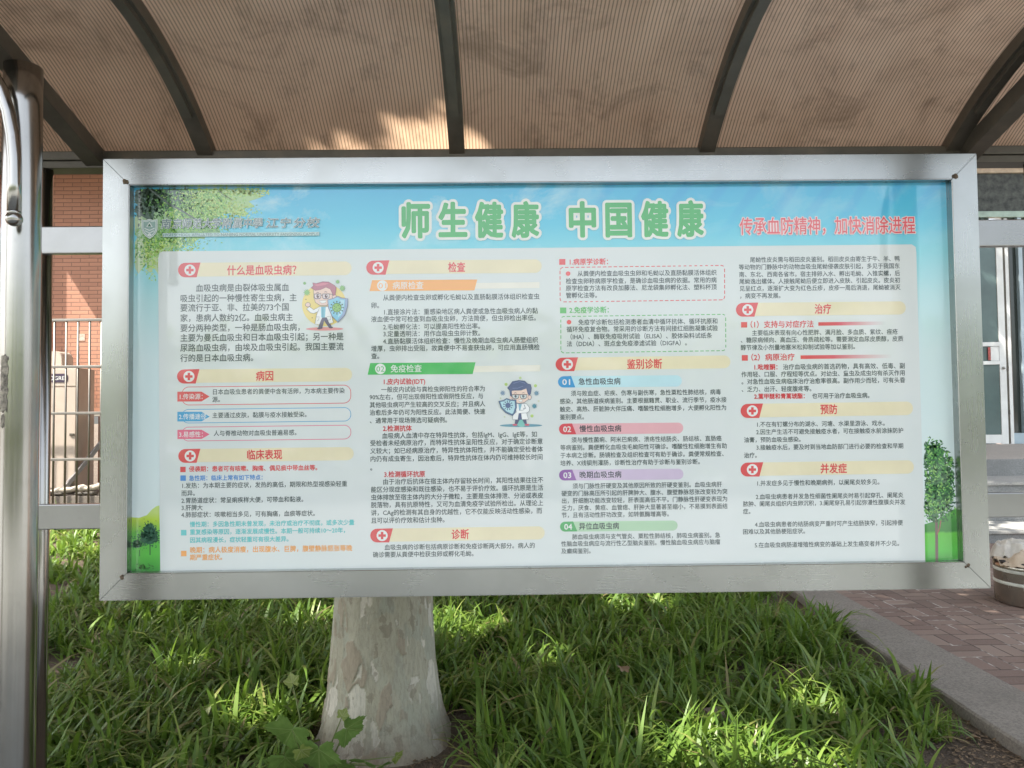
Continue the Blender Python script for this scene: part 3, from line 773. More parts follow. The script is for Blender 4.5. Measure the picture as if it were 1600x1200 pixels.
# ---- the two little printed doctors
def doctor_left():
    S = lambda *pts: [(460 + x / 12, 430 + y / 12) for x, y in pts]
    E = lambda x, y, rx, ry, c, n=24: p.ell(460 + x / 12, 430 + y / 12, rx / 12, ry / 12, c, n)
    p = Print(0.0018); OUT = (96, 92, 104); SK = (232, 204, 188); CO = (236, 238, 236); HR = (178, 112, 128)
    E(545, 560, 415, 400, (232, 212, 128), 48)
    E(550, 1012, 350, 32, (222, 150, 152))
    for x, y, r in ((180, 158, 22), (222, 330, 48), (797, 132, 30), (885, 252, 44)):
        for k in range(10):
            a = k * .628; p.stroke(S((x + r * .6 * math.cos(a), y + r * .6 * math.sin(a)), (x + r * 1.35 * math.cos(a), y + r * 1.35 * math.sin(a))), .7, (104, 160, 104))
        E(x, y, r, r, (134, 184, 112), 16)
    for x, y in ((205, 462), (322, 805)): E(x, y, 16, 9, (170, 150, 96), 8)
    leg1 = S((468, 800), (560, 800), (505, 1010), (430, 1010), (455, 900)); leg2 = S((520, 800), (610, 800), (690, 985), (640, 1000), (560, 890))
    p.poly(leg1, (98, 92, 118)).poly(leg2, (98, 92, 118))
    E(448, 1005, 36, 14, (90, 80, 96)); E(668, 985, 40, 18, (90, 80, 96))
    coat = S((455, 595), (400, 760), (372, 925), (455, 935), (510, 800), (590, 800), (640, 915), (715, 895), (670, 700), (640, 595))
    p.poly(coat, CO).stroke(coat, .6, OUT, True)
    p.poly(S((485, 600), (575, 600), (560, 800), (490, 800)), (126, 190, 206)).stroke(S((522, 610), (520, 790)), 1.0, (70, 140, 170))
    arm = S((470, 590), (350, 655), (270, 595), (218, 640), (290, 712), (350, 724), (430, 690))
    p.poly(arm, CO).stroke(arm, .6, OUT, True)
    E(242, 560, 50, 44, OUT); E(242, 560, 43, 37, SK)
    p.stroke(S((400, 790), (455, 785), (440, 850), (410, 865)), .45, OUT).stroke(S((590, 785), (660, 775), (665, 840), (610, 850)), .45, OUT)
    head = S((350, 290), (352, 430), (385, 520), (470, 575), (580, 578), (660, 530), (700, 450), (705, 300), (600, 230), (430, 240))
    p.poly(head, SK).stroke(head, .6, OUT, True)
    E(735, 410, 42, 50, OUT); E(735, 410, 34, 42, SK)
    hair = S((300, 245), (345, 205), (330, 150), (400, 165), (520, 130), (630, 135), (740, 200), (772, 240), (755, 380), (712, 395), (690, 330), (660, 270), (580, 235), (480, 280), (380, 295))
    p.poly(hair, HR).stroke(hair, .55, (128, 76, 92), True).poly(S((360, 190), (520, 150), (640, 160), (560, 195), (420, 215)), (206, 128, 142))
    for cx in (425, 580):
        g = S((cx - 62, 362), (cx + 62, 358), (cx + 58, 430), (cx + 35, 448), (cx - 35, 450), (cx - 58, 432))
        p.poly(g, (226, 214, 214)); E(cx + 4, 402, 28, 34, (108, 82, 84), 14); E(cx + 12, 390, 9, 10, (236, 234, 230), 8); p.stroke(g, 1.15, (92, 84, 92), True)
    p.stroke(S((487, 385), (518, 382)), 1.0, (92, 84, 92)).stroke(S((642, 362), (715, 368)), .9, (92, 84, 92))
    p.stroke(S((400, 345), (425, 330), (450, 340)), .8, (110, 76, 84)).stroke(S((550, 325), (580, 318), (605, 330)), .8, (110, 76, 84))
    p.poly(S((450, 490), (590, 478), (570, 525), (500, 532)), (240, 240, 236)).stroke(S((450, 490), (590, 478), (570, 525), (500, 532)), .4, OUT, True)
    sh = S((610, 470), (720, 440), (800, 400), (880, 435), (990, 450), (985, 590), (930, 760), (805, 895), (690, 780), (625, 620))
    p.poly(sh, (150, 170, 200)).stroke(sh, .6, OUT, True)
    p.poly(S((630, 485), (725, 458), (790, 425), (850, 455), (935, 465), (930, 590), (880, 740), (790, 865), (700, 765), (645, 615)), (140, 204, 226))
    p.poly(S((850, 470), (925, 480), (918, 590), (860, 740), (800, 800), (850, 640)), (186, 222, 234))
    for k in range(12):
        a = k * .5236; p.stroke(S((785 + 70 * math.cos(a), 618 + 70 * math.sin(a)), (785 + 112 * math.cos(a), 618 + 112 * math.sin(a))), .7, (66, 92, 78)); E(785 + 116 * math.cos(a), 618 + 116 * math.sin(a), 13, 13, (66, 92, 78), 8)
    E(785, 618, 88, 88, (70, 104, 78)); E(785, 618, 78, 78, (140, 190, 106))
    for x, y in ((770, 610), (740, 590), (810, 575), (830, 635), (790, 665), (745, 640)): E(x, y, 11, 11, (74, 118, 74), 8)
    return p.build('doctor_illustration', poster)
doctor_left()
def doctor_right():
    S = lambda *pts: [(765 + x / 12, 580 + y / 12) for x, y in pts]
    E = lambda x, y, rx, ry, c, n=24: p.ell(765 + x / 12, 580 + y / 12, rx / 12, ry / 12, c, n)
    p = Print(0.0018); OUT = (78, 88, 108); SK = (234, 208, 194); CO = (238, 240, 238); HR = (84, 98, 134)
    E(560, 1028, 400, 30, (108, 156, 172)); E(570, 985, 90, 70, (130, 196, 186))
    for x, y, r, c in ((548, 138, 26, (186, 208, 150)), (282, 258, 30, (178, 206, 120)), (832, 285, 30, (178, 206, 120)), (765, 850, 30, (178, 206, 120)), (178, 518, 16, (190, 204, 164)), (890, 572, 18, (204, 208, 180)), (252, 865, 14, (186, 204, 160))): E(x, y, r, r, c, 12)
    for x, y, c in ((218, 420, (126, 150, 178)), (850, 425, (110, 146, 166)), (812, 665, (84, 142, 156))):
        for k in range(9):
            a = k * .698; p.stroke(S((x, y), (x + 52 * math.cos(a), y + 52 * math.sin(a))), .8, c)
        E(x, y, 36, 36, c, 14)
    p.poly(S((455, 900), (545, 900), (490, 1005), (440, 1005)), (92, 98, 124)).poly(S((575, 900), (655, 900), (670, 1005), (630, 1005)), (92, 98, 124))
    E(445, 1015, 45, 18, (206, 104, 122)); E(672, 1015, 46, 18, (206, 104, 122))
    p.poly(S((505, 800), (585, 800), (580, 920), (505, 920)), (88, 100, 136))
    coat = S((450, 620), (470, 780), (415, 810), (398, 918), (500, 920), (520, 800), (560, 800), (575, 918), (700, 915), (665, 800), (715, 760), (718, 690), (660, 620))
    p.poly(coat, CO).stroke(coat, .6, OUT, True)
    p.poly(S((510, 625), (575, 625), (545, 745), (525, 745)), (132, 178, 196)).stroke(S((520, 745), (600, 740), (655, 700)), .5, OUT).stroke(S((540, 800), (690, 790)), .5, OUT).stroke(S((620, 640), (640, 700), (600, 715)), .8, (80, 96, 112))
    head = S((385, 330), (380, 500), (430, 590), (520, 615), (620, 600), (700, 540), (720, 440), (690, 330), (540, 300))
    p.poly(head, SK).stroke(head, .6, OUT, True)
    E(722, 502, 36, 46, OUT); E(722, 502, 29, 39, SK); E(368, 505, 18, 40, SK)
    hair = S((305, 325), (345, 280), (400, 205), (520, 182), (630, 195), (690, 250), (740, 258), (758, 330), (742, 430), (715, 470), (690, 440), (662, 335), (560, 370), (430, 372), (385, 380), (390, 500), (360, 470), (345, 370))
    p.poly(hair, HR).stroke(hair, .5, (60, 70, 104), True).stroke(S((420, 240), (540, 205), (640, 240)), .8, (124, 138, 172)).stroke(S((400, 330), (500, 330), (600, 290)), .7, (124, 138, 172))
    for cx in (460, 605):
        g = S((cx - 62, 452), (cx + 62, 452), (cx + 52, 512), (cx + 25, 528), (cx - 25, 528), (cx - 52, 512))
        p.poly(g, (206, 214, 214)); E(cx, 482, 22, 26, (66, 72, 92), 12); E(cx + 8, 474, 7, 8, (230, 232, 230), 8); p.stroke(g, 1.1, (92, 88, 90), True)
    p.stroke(S((392, 450), (680, 452)), 1.1, (92, 88, 90))
    p.stroke(S((428, 430), (455, 412), (480, 425)), .6, (96, 84, 92)).stroke(S((578, 425), (605, 410), (630, 425)), .6, (96, 84, 92))
    p.poly(S((510, 545), (590, 550), (575, 585), (535, 585)), (240, 240, 236)).stroke(S((510, 545), (590, 550), (575, 585), (535, 585)), .4, OUT, True)
    sh = S((142, 570), (230, 555), (290, 518), (360, 545), (470, 545), (478, 690), (445, 800), (400, 845), (270, 790), (180, 690))
    p.poly(sh, (98, 122, 152)).stroke(sh, .5, (66, 84, 112), True)
    p.poly(S((172, 585), (240, 575), (290, 540), (350, 565), (440, 570), (448, 690), (415, 790), (395, 812), (290, 765), (205, 680)), (180, 216, 222))
    for k in range(11):
        a = k * .571; p.stroke(S((316, 652), (316 + 78 * math.cos(a), 652 + 78 * math.sin(a))), .75, (84, 98, 132)); E(316 + 82 * math.cos(a), 652 + 82 * math.sin(a), 11, 11, (84, 98, 132), 8)
    E(316, 652, 48, 48, (98, 114, 150))
    return p.build('doctor_illustration', poster)
doctor_right()
# ------------------------------------------------------------------ steel stand with canopy
stand = thing('canopy_stand', 'stainless steel posts and rails carrying a curved bronze sheet canopy above the notice board', 'canopy stand', (0, 0, 0))
def roof_z(s): return 2.275 + 0.66 * s - 0.55 * s * s
S0, S1 = -0.06, 0.74
ss = np.linspace(S0, S1, 40)
XL, XR = -2.5, 2.6
RIBS = [-1.78, -1.005, -0.255, 0.497, 1.245, 2.0]
# sheet (closed shell 5 mm thick)
def roof_sheet(x0, x1):
    V = []; F = []
    for k, s in enumerate(ss):
        ds = 1e-3; n = Vector((-(roof_z(s + ds) - roof_z(s - ds)) / (2 * ds), 1)).normalized()     # (s,z) normal
        for t in (0.036, 0.041):
            for x in (x0, x1): V.append((x, 0.03 - (s + n.x * t), roof_z(s) + n.y * t))
    for k in range(len(ss) - 1):
        a, b = 4 * k, 4 * k + 4
        F += [(a, a + 1, b + 1, b), (a + 2, b + 2, b + 3, a + 3), (a, b, b + 2, a + 2), (a + 1, a + 3, b + 3, b + 1)]
    e = 4 * (len(ss) - 1)
    F += [(0, 2, 3, 1), (e, e + 1, e + 3, e + 2)]
    mi = [0] * len(F)
    for k in range(len(ss) - 1): mi[4 * k + 1] = 1
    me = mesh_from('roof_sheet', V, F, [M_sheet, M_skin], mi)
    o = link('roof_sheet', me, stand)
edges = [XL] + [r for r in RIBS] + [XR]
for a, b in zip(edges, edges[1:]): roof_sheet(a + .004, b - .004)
def curved_bar(x, w, h, s0, s1, dz=0.0, n=26):
    V = []; F = []
    for k, s in enumerate(np.linspace(s0, s1, n)):
        z = roof_z(s) + dz; y = 0.03 - s
        sl = math.atan(0.66 - 1.1 * s)
        c = [(-w / 2, 0), (w / 2, 0), (w / 2, h), (-w / 2, h)]
        for cx, ch in c: V.append((x + cx, y + math.sin(sl) * ch, z + math.cos(sl) * ch))
    for k in range(n - 1):
        for j in range(4):
            F.append((4 * k + j, 4 * k + (j + 1) % 4, 4 * k + 4 + (j + 1) % 4, 4 * k + 4 + j))
    F += [(3, 2, 1, 0), (4 * n - 4, 4 * n - 3, 4 * n - 2, 4 * n - 1)]
    b = bmesh.new(); vv = [b.verts.new(v) for v in V]
    for f in F: b.faces.new([vv[i] for i in f])
    bmesh.ops.recalc_face_normals(b, faces=b.faces[:])
    return b
for x in RIBS:
    m = MB()
    m._merge(curved_bar(x, 0.046, 0.034, -0.02, S1), 0, None)
    m._merge(curved_bar(x, 0.026, 0.016, 0.13, S1 - .01, -0.015), 0, None)      # slimmer tube below, stops short of the wall beam
    m.build('roof_rib', M_dark, stand)
# back beam in two pieces
MB().box(XL, XR, 0.036, 0.10, 2.242, 2.264, .003).build('back_beam', M_dark, stand)
MB().box(XL, XR, 0.030, 0.12, 2.265, 2.291, .003).build('back_beam', M_dark, stand)
# front edge tube
# straight struts
for sx, p0, p1 in ((-1, (-1.335, 0.05, 2.268), (-1.335, -0.62, 2.46)), (1, (1.292, 0.05, 2.268), (1.292, -0.62, 2.46))):
    a, b = Vector(p0), Vector(p1); d = b - a
    q = d.to_track_quat('Y', 'Z').to_matrix().to_4x4()
    M = Matrix.Translation((a + b) / 2) @ q
    MB().box(-.027, .027, -d.length / 2, d.length / 2, -.024, .024, .003, 0, M).build('strut', M_dark, stand)
# posts: main round tube and slim square tube behind
def post_tube(x, y, r, z1):
    prof = [(r, -0.02)] + [(r + .00025 * math.sin(k * 2.1), z1 * k / 24) for k in range(1, 24)] + [(r, z1)]
    return MB().lathe(prof, (x, y), 56)
PX = {-1: -1.303, 1: 1.262}
PY, PR = -0.36, 0.043
for s in (-1, 1):
    post_tube(PX[s], PY, PR, 2.366).build('post', M_post, stand)
    xa = -1.522 if s < 0 else 1.475
    MB().lathe([(.0245, -.02), (.0245, 1.0), (.0245, 2.242)], (xa + .027, .0545), 40).build('back_post', M_post, stand)
# weld scab / old tape mark on the left post
def rnd_patch(name, x, y, r, z0, z1, a0, a1, mat, parent):
    V = []; F = []; nz, na = 26, 7
    rr = random.Random(3)
    for i in range(nz):
        for j in range(na):
            e = (rr.uniform(-.006, .006) if j in (0, na - 1) else 0)
            a = rad(a0 + (a1 - a0) * j / (na - 1)) + e * 8; R = r + .0005 + rr.uniform(0, .0009)
            V.append((x + R * math.cos(a), y + R * math.sin(a), z0 + (z1 - z0) * i / (nz - 1) + (rr.uniform(-.004, .004) if i in (0, nz - 1) else 0)))
    for i in range(nz - 1):
        for j in range(na - 1): F.append((i * na + j, i * na + j + 1, (i + 1) * na + j + 1, (i + 1) * na + j))
    return link(name, mesh_from(name, V, F, [mat]), parent)
M_tape = simple('old_tape_residue', (.30, .27, .22, 1), .85, .2, .35, 120)
rnd_patch('tape_residue', PX[-1], PY, PR, 1.515, 1.65, 242, 268, M_tape, stand)
rnd_patch('tape_residue', PX[-1], PY, PR, 1.478, 1.508, 246, 258, M_tape, stand)
# curved decorative arms with ball ends
for s in (-1, 1):
    bx = PX[s] - s * .032
    pts = [(bx, -.44, 1.985), (bx, -.44, 2.05), (bx + s * .001, -.44, 2.11), (bx + s * .006, -.44, 2.165), (bx + s * .016, -.44, 2.22), (bx + s * .032, -.442, 2.275), (bx + s * .06, -.445, 2.325), (bx + s * .10, -.45, 2.365), (bx + s * .17, -.455, 2.40)]
    arm = MB().tube(pts, 0.0150, 20).build('curved_arm', M_post, stand)
    mm = MB(); mm.blob((0, 0, 0), .0185, (1, 1, .95), 4); mm.lathe([(.0135, .010), (.0150, .013), (.0150, .016), (.0135, .020)], (0, 0), 24)
    mm.build('ball_end', M_post, arm, (bx, -.44, 1.967))
# rails joining posts to the board (and running on past the posts to the next bay)
for z0, z1, nm in ((1.978, 2.058, 'rail'), (1.176, 1.248, 'rail')):
    for xa, xb in ((-1.474, -1.2785), (1.2785, 1.482)):
        MB().box(xa, xb, 0.0, 0.026, z0, z1, .003).build(nm, M_rail, stand)
    for xa, xb in ((-2.3, -1.502), (1.50, 2.3)):
        MB().box(xa, xb, 0.0, 0.026, z0 + .004, z1, .003).build(nm, M_rail, stand)

# ------------------------------------------------------------------ ground
def sheet(name, x0, x1, y0, y1, z, mat, kind='structure', nx=1, ny=1):
    V = []; F = []
    for j in range(ny + 1):
        for i in range(nx + 1): V.append((x0 + (x1 - x0) * i / nx, y0 + (y1 - y0) * j / ny, z))
    for j in range(ny):
        for i in range(nx): a = j * (nx + 1) + i; F.append((a, a + 1, a + nx + 2, a + nx + 1))
    return tag(link(name, mesh_from(name, V, F, [mat])), kind=kind)
def soil_mat():
    t = NT('soil_with_litter'); v = t.coords()
    a = t.noise(v, 3, 6, .7); b = t.noise(v, 45, 6, .8); vo = t.n('TexVoronoi'); vo.inputs['Scale'].default_value = 70; t.l(v, vo.inputs['Vector'])
    c = t.ramp(a, [(0.3, (.07, .05, .034, 1)), (0.7, (.155, .115, .08, 1))])
    c = t.mix(t.math('MULTIPLY', t.ramp(b, [(0.55, 0.0), (0.7, 1.0)]), .6), c, (.27, .20, .14, 1))
    return t.done(t.pbsdf(c, .95, 0, t.bump(t.math('ADD', b, vo.outputs[0]), .9, .015)))
sheet('ground', -160, 160, -160, 160, 0.0, soil_mat())
def paver_mat(name, x0, sz, cols, joint):
    t = NT(name); v = t.coords(); x, y, z = t.sep(v)
    wob = t.math('MULTIPLY', t.math('SUBTRACT', t.noise(v, 7, 2), .5), .012)
    u = t.math('DIVIDE', t.math('ADD', t.math('SUBTRACT', x, x0), wob), sz); q = t.math('DIVIDE', t.math('ADD', y, wob), sz)
    fu, fv = t.math('FLOOR', u), t.math('FLOOR', q); du, dv = t.math('FRACT', u), t.math('FRACT', q)
    par = t.math('MODULO', t.math('ADD', t.math('ADD', fu, fv), 2000), 2.0)
    ip = t.math('SUBTRACT', 1.0, par)
    A = t.math('ADD', t.math('MULTIPLY', par, du), t.math('MULTIPLY', ip, dv))       # across (two bricks)
    L = t.math('ADD', t.math('MULTIPLY', par, dv), t.math('MULTIPLY', ip, du))       # along
    A2 = t.math('MULTIPLY', A, 2.0); fa = t.math('FRACT', A2); half = t.math('FLOOR', A2)
    d1 = t.math('MULTIPLY', t.math('MINIMUM', fa, t.math('SUBTRACT', 1.0, fa)), sz / 2)
    d2 = t.math('MULTIPLY', t.math('MINIMUM', L, t.math('SUBTRACT', 1.0, L)), sz)
    d = t.math('ADD', t.math('MINIMUM', d1, d2), t.math('MULTIPLY', t.math('SUBTRACT', t.noise(v, 60, 3), .5), .004))
    jm = t.ramp(t.math('DIVIDE', d, .012), [(0.2, 1.0), (0.5, 0.0)])
    cv = t.n('CombineXYZ'); t.l(fu, cv.inputs[0]); t.l(fv, cv.inputs[1]); t.l(half, cv.inputs[2])
    wn_ = t.n('TexWhiteNoise'); t.l(cv.outputs[0], wn_.inputs[0])
    bc = t.ramp(wn_.outputs[0], [(0.0, cols[0]), (0.45, cols[1]), (1.0, cols[2])])
    nz = t.noise(v, 70, 5, .75); big = t.noise(v, 1.1, 4)
    bc = t.mix(t.math('MULTIPLY', t.ramp(nz, [(.45, 0.0), (.7, 1.0)]), .35), bc, (.34, .27, .24, 1))
    bc = t.mix(t.math('MULTIPLY', t.ramp(big, [(.35, 0.0), (.7, 1.0)]), .5), bc, (.13, .10, .08, 1))
    lj = t.ramp(t.noise(v, 3.5, 4, .7), [(.52, 0.0), (.60, 1.0)])
    jc = t.mix(lj, joint, (.50, .47, .42, 1))
    col = t.mix(jm, bc, jc)
    h = t.math('ADD', t.ramp(t.math('DIVIDE', d, .012), [(0.1, 0.0), (0.5, 1.0)]), t.math('MULTIPLY', nz, .25))
    return t.done(t.pbsdf(col, .88, 0, t.bump(h, .6, .004)))
PAV = ((.175, .116, .092, 1), (.24, .162, .128, 1), (.31, .228, .18, 1))
sheet('paving', 2.49, 60, -0.75, 60, 0.056, paver_mat('brick_pavers', 2.49, .222, PAV, (.07, .055, .045, 1)))
def concrete_mat(name, c, scale=1.0):
    t = NT(name); v = t.coords()
    a = t.noise(v, 1.6 * scale, 6, .65); b = t.noise(v, 75 * scale, 5, .85); s2 = t.noise(v, 26 * scale, 5, .7)
    col = t.ramp(a, [(.3, tuple(x * .82 for x in c) + (1,)), (.7, tuple(x * 1.1 for x in c) + (1,))])
    col = t.mix(t.math('MULTIPLY', t.ramp(b, [(.42, 1.0), (.56, 0.0)]), .7), col, tuple(x * .5 for x in c) + (1,))
    col = t.mix(t.math('MULTIPLY', t.ramp(s2, [(.55, 0.0), (.72, 1.0)]), .35), col, tuple(x * 1.35 for x in c) + (1,))
    return t.done(t.pbsdf(col, .92, 0, t.bump(b, .5, .004)))
M_kerb = concrete_mat('kerb_concrete', (.285, .255, .215))
kb = MB()
# kerb follows a faint bend: inner edge drifts towards the path
KX = lambda y: 2.075 + 0.005 * max(0, y - 1) + 0.011 * max(0, y - 1) ** 2 * 0.9
b = bmesh.new(); rows = []
for y in np.linspace(-0.74, 9.9, 60):
    xi = KX(min(y, 5)) + random.uniform(-.006, .006); rows.append([b.verts.new((xi, y, -.05)), b.verts.new((xi + .004, y, .052 + random.uniform(-.002, .002))), b.verts.new((xi + .014, y, .062)), b.verts.new((2.486, y, .064)), b.verts.new((2.488, y, -.02))])
for r0, r1 in zip(rows, rows[1:]):
    for k in range(4): b.faces.new((r0[k], r0[k + 1], r1[k + 1], r1[k]))
bmesh.ops.recalc_face_normals(b, faces=b.faces[:])
kb._merge(b, 0, None)
tag(kb.build('kerb', M_kerb), kind='structure')
sheet('path', -60, 60, -40, -0.76, 0.045, paver_mat('grey_path_pavers', -60, .3, ((.225, .25, .26, 1), (.26, .29, .30, 1), (.295, .33, .34, 1)), (.08, .07, .06, 1)))

# ------------------------------------------------------------------ strap-leaf ground cover
def blades(name, base, L, Wd, lean, az, curl, rnd, mat, nseg=5):
    n = len(L); t = np.linspace(0, 1, nseg + 1)
    ca, sa = np.cos(az), np.sin(az)
    V = np.zeros((n, nseg + 1, 2, 3))
    for i, ti in enumerate(t):
        ang = lean + curl * ti                                        # angle from vertical, growing
        if i == 0: hx = np.zeros(n); hz = np.zeros(n)
        else:
            am = lean + curl * (ti + t[i - 1]) / 2
            hx = hx + L / nseg * np.sin(am); hz = hz + L / nseg * np.cos(am)
        wd = Wd * (1 - ti ** 2.2) * (0.65 + 0.7 * min(1, ti * 3)) * .5 + 0.0004
        cx, cy = base[:, 0] + ca * hx, base[:, 1] + sa * hx
        V[:, i, 0] = np.stack([cx - sa * wd, cy + ca * wd, base[:, 2] + hz], 1)
        V[:, i, 1] = np.stack([cx + sa * wd, cy - ca * wd, base[:, 2] + hz], 1)
    V = V.reshape(-1, 3); V[:, 2] = np.maximum(V[:, 2], .004)
    k = np.arange(n)[:, None] * (2 * (nseg + 1)) + np.arange(nseg)[None, :] * 2
    F = np.stack([k, k + 1, k + 3, k + 2], -1).reshape(-1, 4)
    me = bpy.data.meshes.new(name)
    me.vertices.add(len(V)); me.vertices.foreach_set('co', V.ravel())
    me.loops.add(F.size); me.loops.foreach_set('vertex_index', F.ravel().astype(np.int32))
    me.polygons.add(len(F)); me.polygons.foreach_set('loop_start', (np.arange(len(F)) * 4).astype(np.int32))
    try: me.polygons.foreach_set('loop_total', np.full(len(F), 4, np.int32))
    except Exception: pass
    me.polygons.foreach_set('use_smooth', np.ones(len(F), bool))
    at = me.attributes.new('rnd', 'FLOAT', 'FACE'); at.data.foreach_set('value', np.repeat(rnd, nseg).astype(np.float32))
    tt = me.attributes.new('tip', 'FLOAT', 'FACE'); tt.data.foreach_set('value', np.tile((np.arange(nseg) + .5) / nseg, n).astype(np.float32))
    me.materials.append(mat); me.update(calc_edges=True); me.validate()
    return link(name, me)
def blade_mat(name, stops, dry=(.26, .21, .09, 1)):
    t = NT(name)
    a = t.n('Attribute', attribute_name='rnd').outputs['Fac']; tp = t.n('Attribute', attribute_name='tip').outputs['Fac']
    c = t.ramp(a, stops)
    v = t.coords()
    st = t.noise(t.mapping(v, (1, 1, .3)), 30, 3)
    c = t.mix(t.math('MULTIPLY', st, .35), c, (.16, .25, .05, 1))
    df = t.math('MULTIPLY', t.ramp(a, [(.84, 0.0), (.90, 1.0)]), t.ramp(tp, [(.45, 0.0), (.95, .9)]))
    c = t.mix(df, c, dry)
    p = t.n('BsdfPrincipled'); t.l(c, p.inputs['Base Color']); p.inputs['Roughness'].default_value = .42
    tr = t.n('BsdfTranslucent'); t.l(t.mix(.5, c, (.22, .36, .04, 1)), tr.inputs[0])
    m = t.n('MixShader'); m.inputs[0].default_value = .34
    t.l(p.outputs[0], m.inputs[1]); t.l(tr.outputs[0], m.inputs[2])
    return t.done(m.outputs[0])
M_grass = blade_mat('strap_leaf', [(0, (.05, .112, .014, 1)), (.35, (.105, .20, .025, 1)), (.7, (.19, .285, .046, 1)), (.92, (.31, .34, .10, 1)), (.97, (.22, .19, .08, 1)), (1.0, (.30, .23, .13, 1))])
TX, TY = -0.69, 1.40
def scatter():
    B, L, Wd, le, az, cu, rn_ = [], [], [], [], [], [], []
    def add(y0, y1, dens, nb, wmul, xl):
        area = (y1 - y0) * (2.1 - xl); n = int(area * dens)
        cx = RNG.uniform(xl, 2.1, n); cy = RNG.uniform(y0, y1, n)
        edge = 1.93 + .10 * np.sin(cy * 5.1) + .07 * np.sin(cy * 11.3 + 1) - .16 * np.clip(2.2 - cy, 0, 1.3)
        ok = cx < edge
        ok &= (np.hypot(cx - TX, cy - TY) > .40)
        ok &= ~((np.abs(cy - 2.08 - .09 * np.sin(cx * 4)) < .11) & (cx > .95))            # bare strip near the kerb
        ok &= ~((cx > -.52) & (cx < -.20) & (cy < 1.10 + .05 * np.sin(cx * 20)))           # bare patch beside the trunk
        ok &= ~(np.hypot(cx - .86, cy - 1.43) < .11)
        ok &= ~(np.hypot(cx + .82, cy - .80) < .25)
        ok &= ~((cx > -1.02) & (cx < -.32) & (cy < 1.2))
        ok &= ~((cx > 1.55) & (cy < 1.5) & (RNG.random(n) < .55))
        cx, cy = cx[ok], cy[ok]
        size = np.clip(1 + .28 * np.sin(cx * 2.3 + 1) * np.sin(cy * 1.9) + RNG.normal(0, .14, len(cx)), .55, 1.5)
        k = RNG.integers(int(nb * .6), int(nb * 1.4) + 1, len(cx))
        idx = np.repeat(np.arange(len(cx)), k); m = len(idx)
        sp = RNG.normal(0, .028, (m, 2))
        B.append(np.stack([cx[idx] + sp[:, 0], cy[idx] + sp[:, 1], np.full(m, -.005)], 1))
        L.append((.10 + .19 * RNG.beta(1.3, 1.6, m)) * size[idx]); Wd.append(RNG.uniform(.009, .0205, m) * wmul)
        le.append(np.abs(RNG.normal(.10, .22, m))); az.append(RNG.uniform(0, 2 * np.pi, m))
        cu.append(np.clip(RNG.normal(1.45, .7, m), .1, 2.9)); hue = RNG.normal(0, .12, len(cx))
        rn_.append(np.clip(RNG.beta(1.6, 2.0, m) * .9 + hue[idx] + (RNG.random(m) < .05) * .5, 0, 1))
    add(.62, 2.6, 175, 11, 1.0, -2.6)
    add(2.6, 4.6, 125, 10, 1.05, -3.8)
    add(4.6, 9.3, 40, 9, 1.5, -7.4)
    c = lambda a: np.concatenate(a)
    L_, W_, C_, R_ = c(L), c(Wd), c(cu), c(rn_)
    big = RNG.random(len(L_)) < .13                                        # long, broad, arching blades
    L_[big] *= 1.55; W_[big] *= 1.12; C_[big] = np.clip(C_[big] + .7, 1.2, 2.8)
    return c(B), L_, W_, c(le), c(az), C_, R_
tag(blades('strap_leaf_ground_cover', *scatter(), M_grass), 'dense dark green strap-leaved ground cover growing behind and below the notice board', 'ground cover', kind='stuff')
# fine short grass and weeds along the kerb
def weeds():
    n = 2600
    cy = RNG.uniform(.8, 5, n); cx = 1.98 - np.abs(RNG.normal(0, .10, n)) + .02 * np.sin(cy * 9)
    keep = (np.sin(cy * 4.3) + np.sin(cy * 9.1 + 2)) > -.1; cx, cy = cx[keep], cy[keep]; m = len(cx)
    return np.stack([cx, cy, np.zeros(m)], 1), RNG.uniform(.03, .11, m), RNG.uniform(.002, .005, m), np.abs(RNG.normal(.3, .3, m)), RNG.uniform(0, 6.28, m), RNG.uniform(.2, 1.2, m), RNG.uniform(.1, .8, m)
tag(blades('short_grass', *weeds(), M_grass, 3), 'short fine grass tufts along the bare soil edge of the kerb', 'grass', kind='stuff')
# litter: bits of dry leaf and bark on the soil
def litter():
    V = []; F = []; n = 3800; r = random.Random(9)
    for _ in range(n):
        if r.random() < .6: y = r.uniform(.7, 3.6); x = KX(y) - abs(r.gauss(0, .22)) - .01
        elif r.random() < .5: x = r.uniform(.9, 2.0); y = 2.08 + r.gauss(0, .12)
        else:
            if r.random() < .6: continue
            x = r.uniform(-.55, -.1); y = r.uniform(.8, 1.2)
        s = r.uniform(.004, .017); a = r.uniform(0, 6.28); ti = r.uniform(-.5, .5); z = .006 + r.uniform(0, .008); o = len(V)
        for dx, dy in ((-1, -.1), (-.2, .45), (1, .1), (.1, -.4)):
            V.append((x + s * (dx * math.cos(a) - dy * math.sin(a)), y + s * (dx * math.sin(a) + dy * math.cos(a)), z + s * dx * ti * .5))
        F.append((o, o + 1, o + 2, o + 3))
    t = NT('dry_litter'); v = t.coords()
    wn_ = t.n('TexWhiteNoise'); t.l(t.mapping(v, (40, 40, 0)), wn_.inputs[0])
    c = t.ramp(t.noise(v, 60, 2), [(.3, (.09, .06, .035, 1)), (.55, (.20, .135, .08, 1)), (.75, (.34, .25, .16, 1))])
    return tag(link('leaf_litter', mesh_from('leaf_litter', V, F, [t.done(t.pbsdf(c, .85))])), 'dry brown leaf and bark litter scattered on the bare soil by the kerb', 'litter', kind='stuff')
litter()

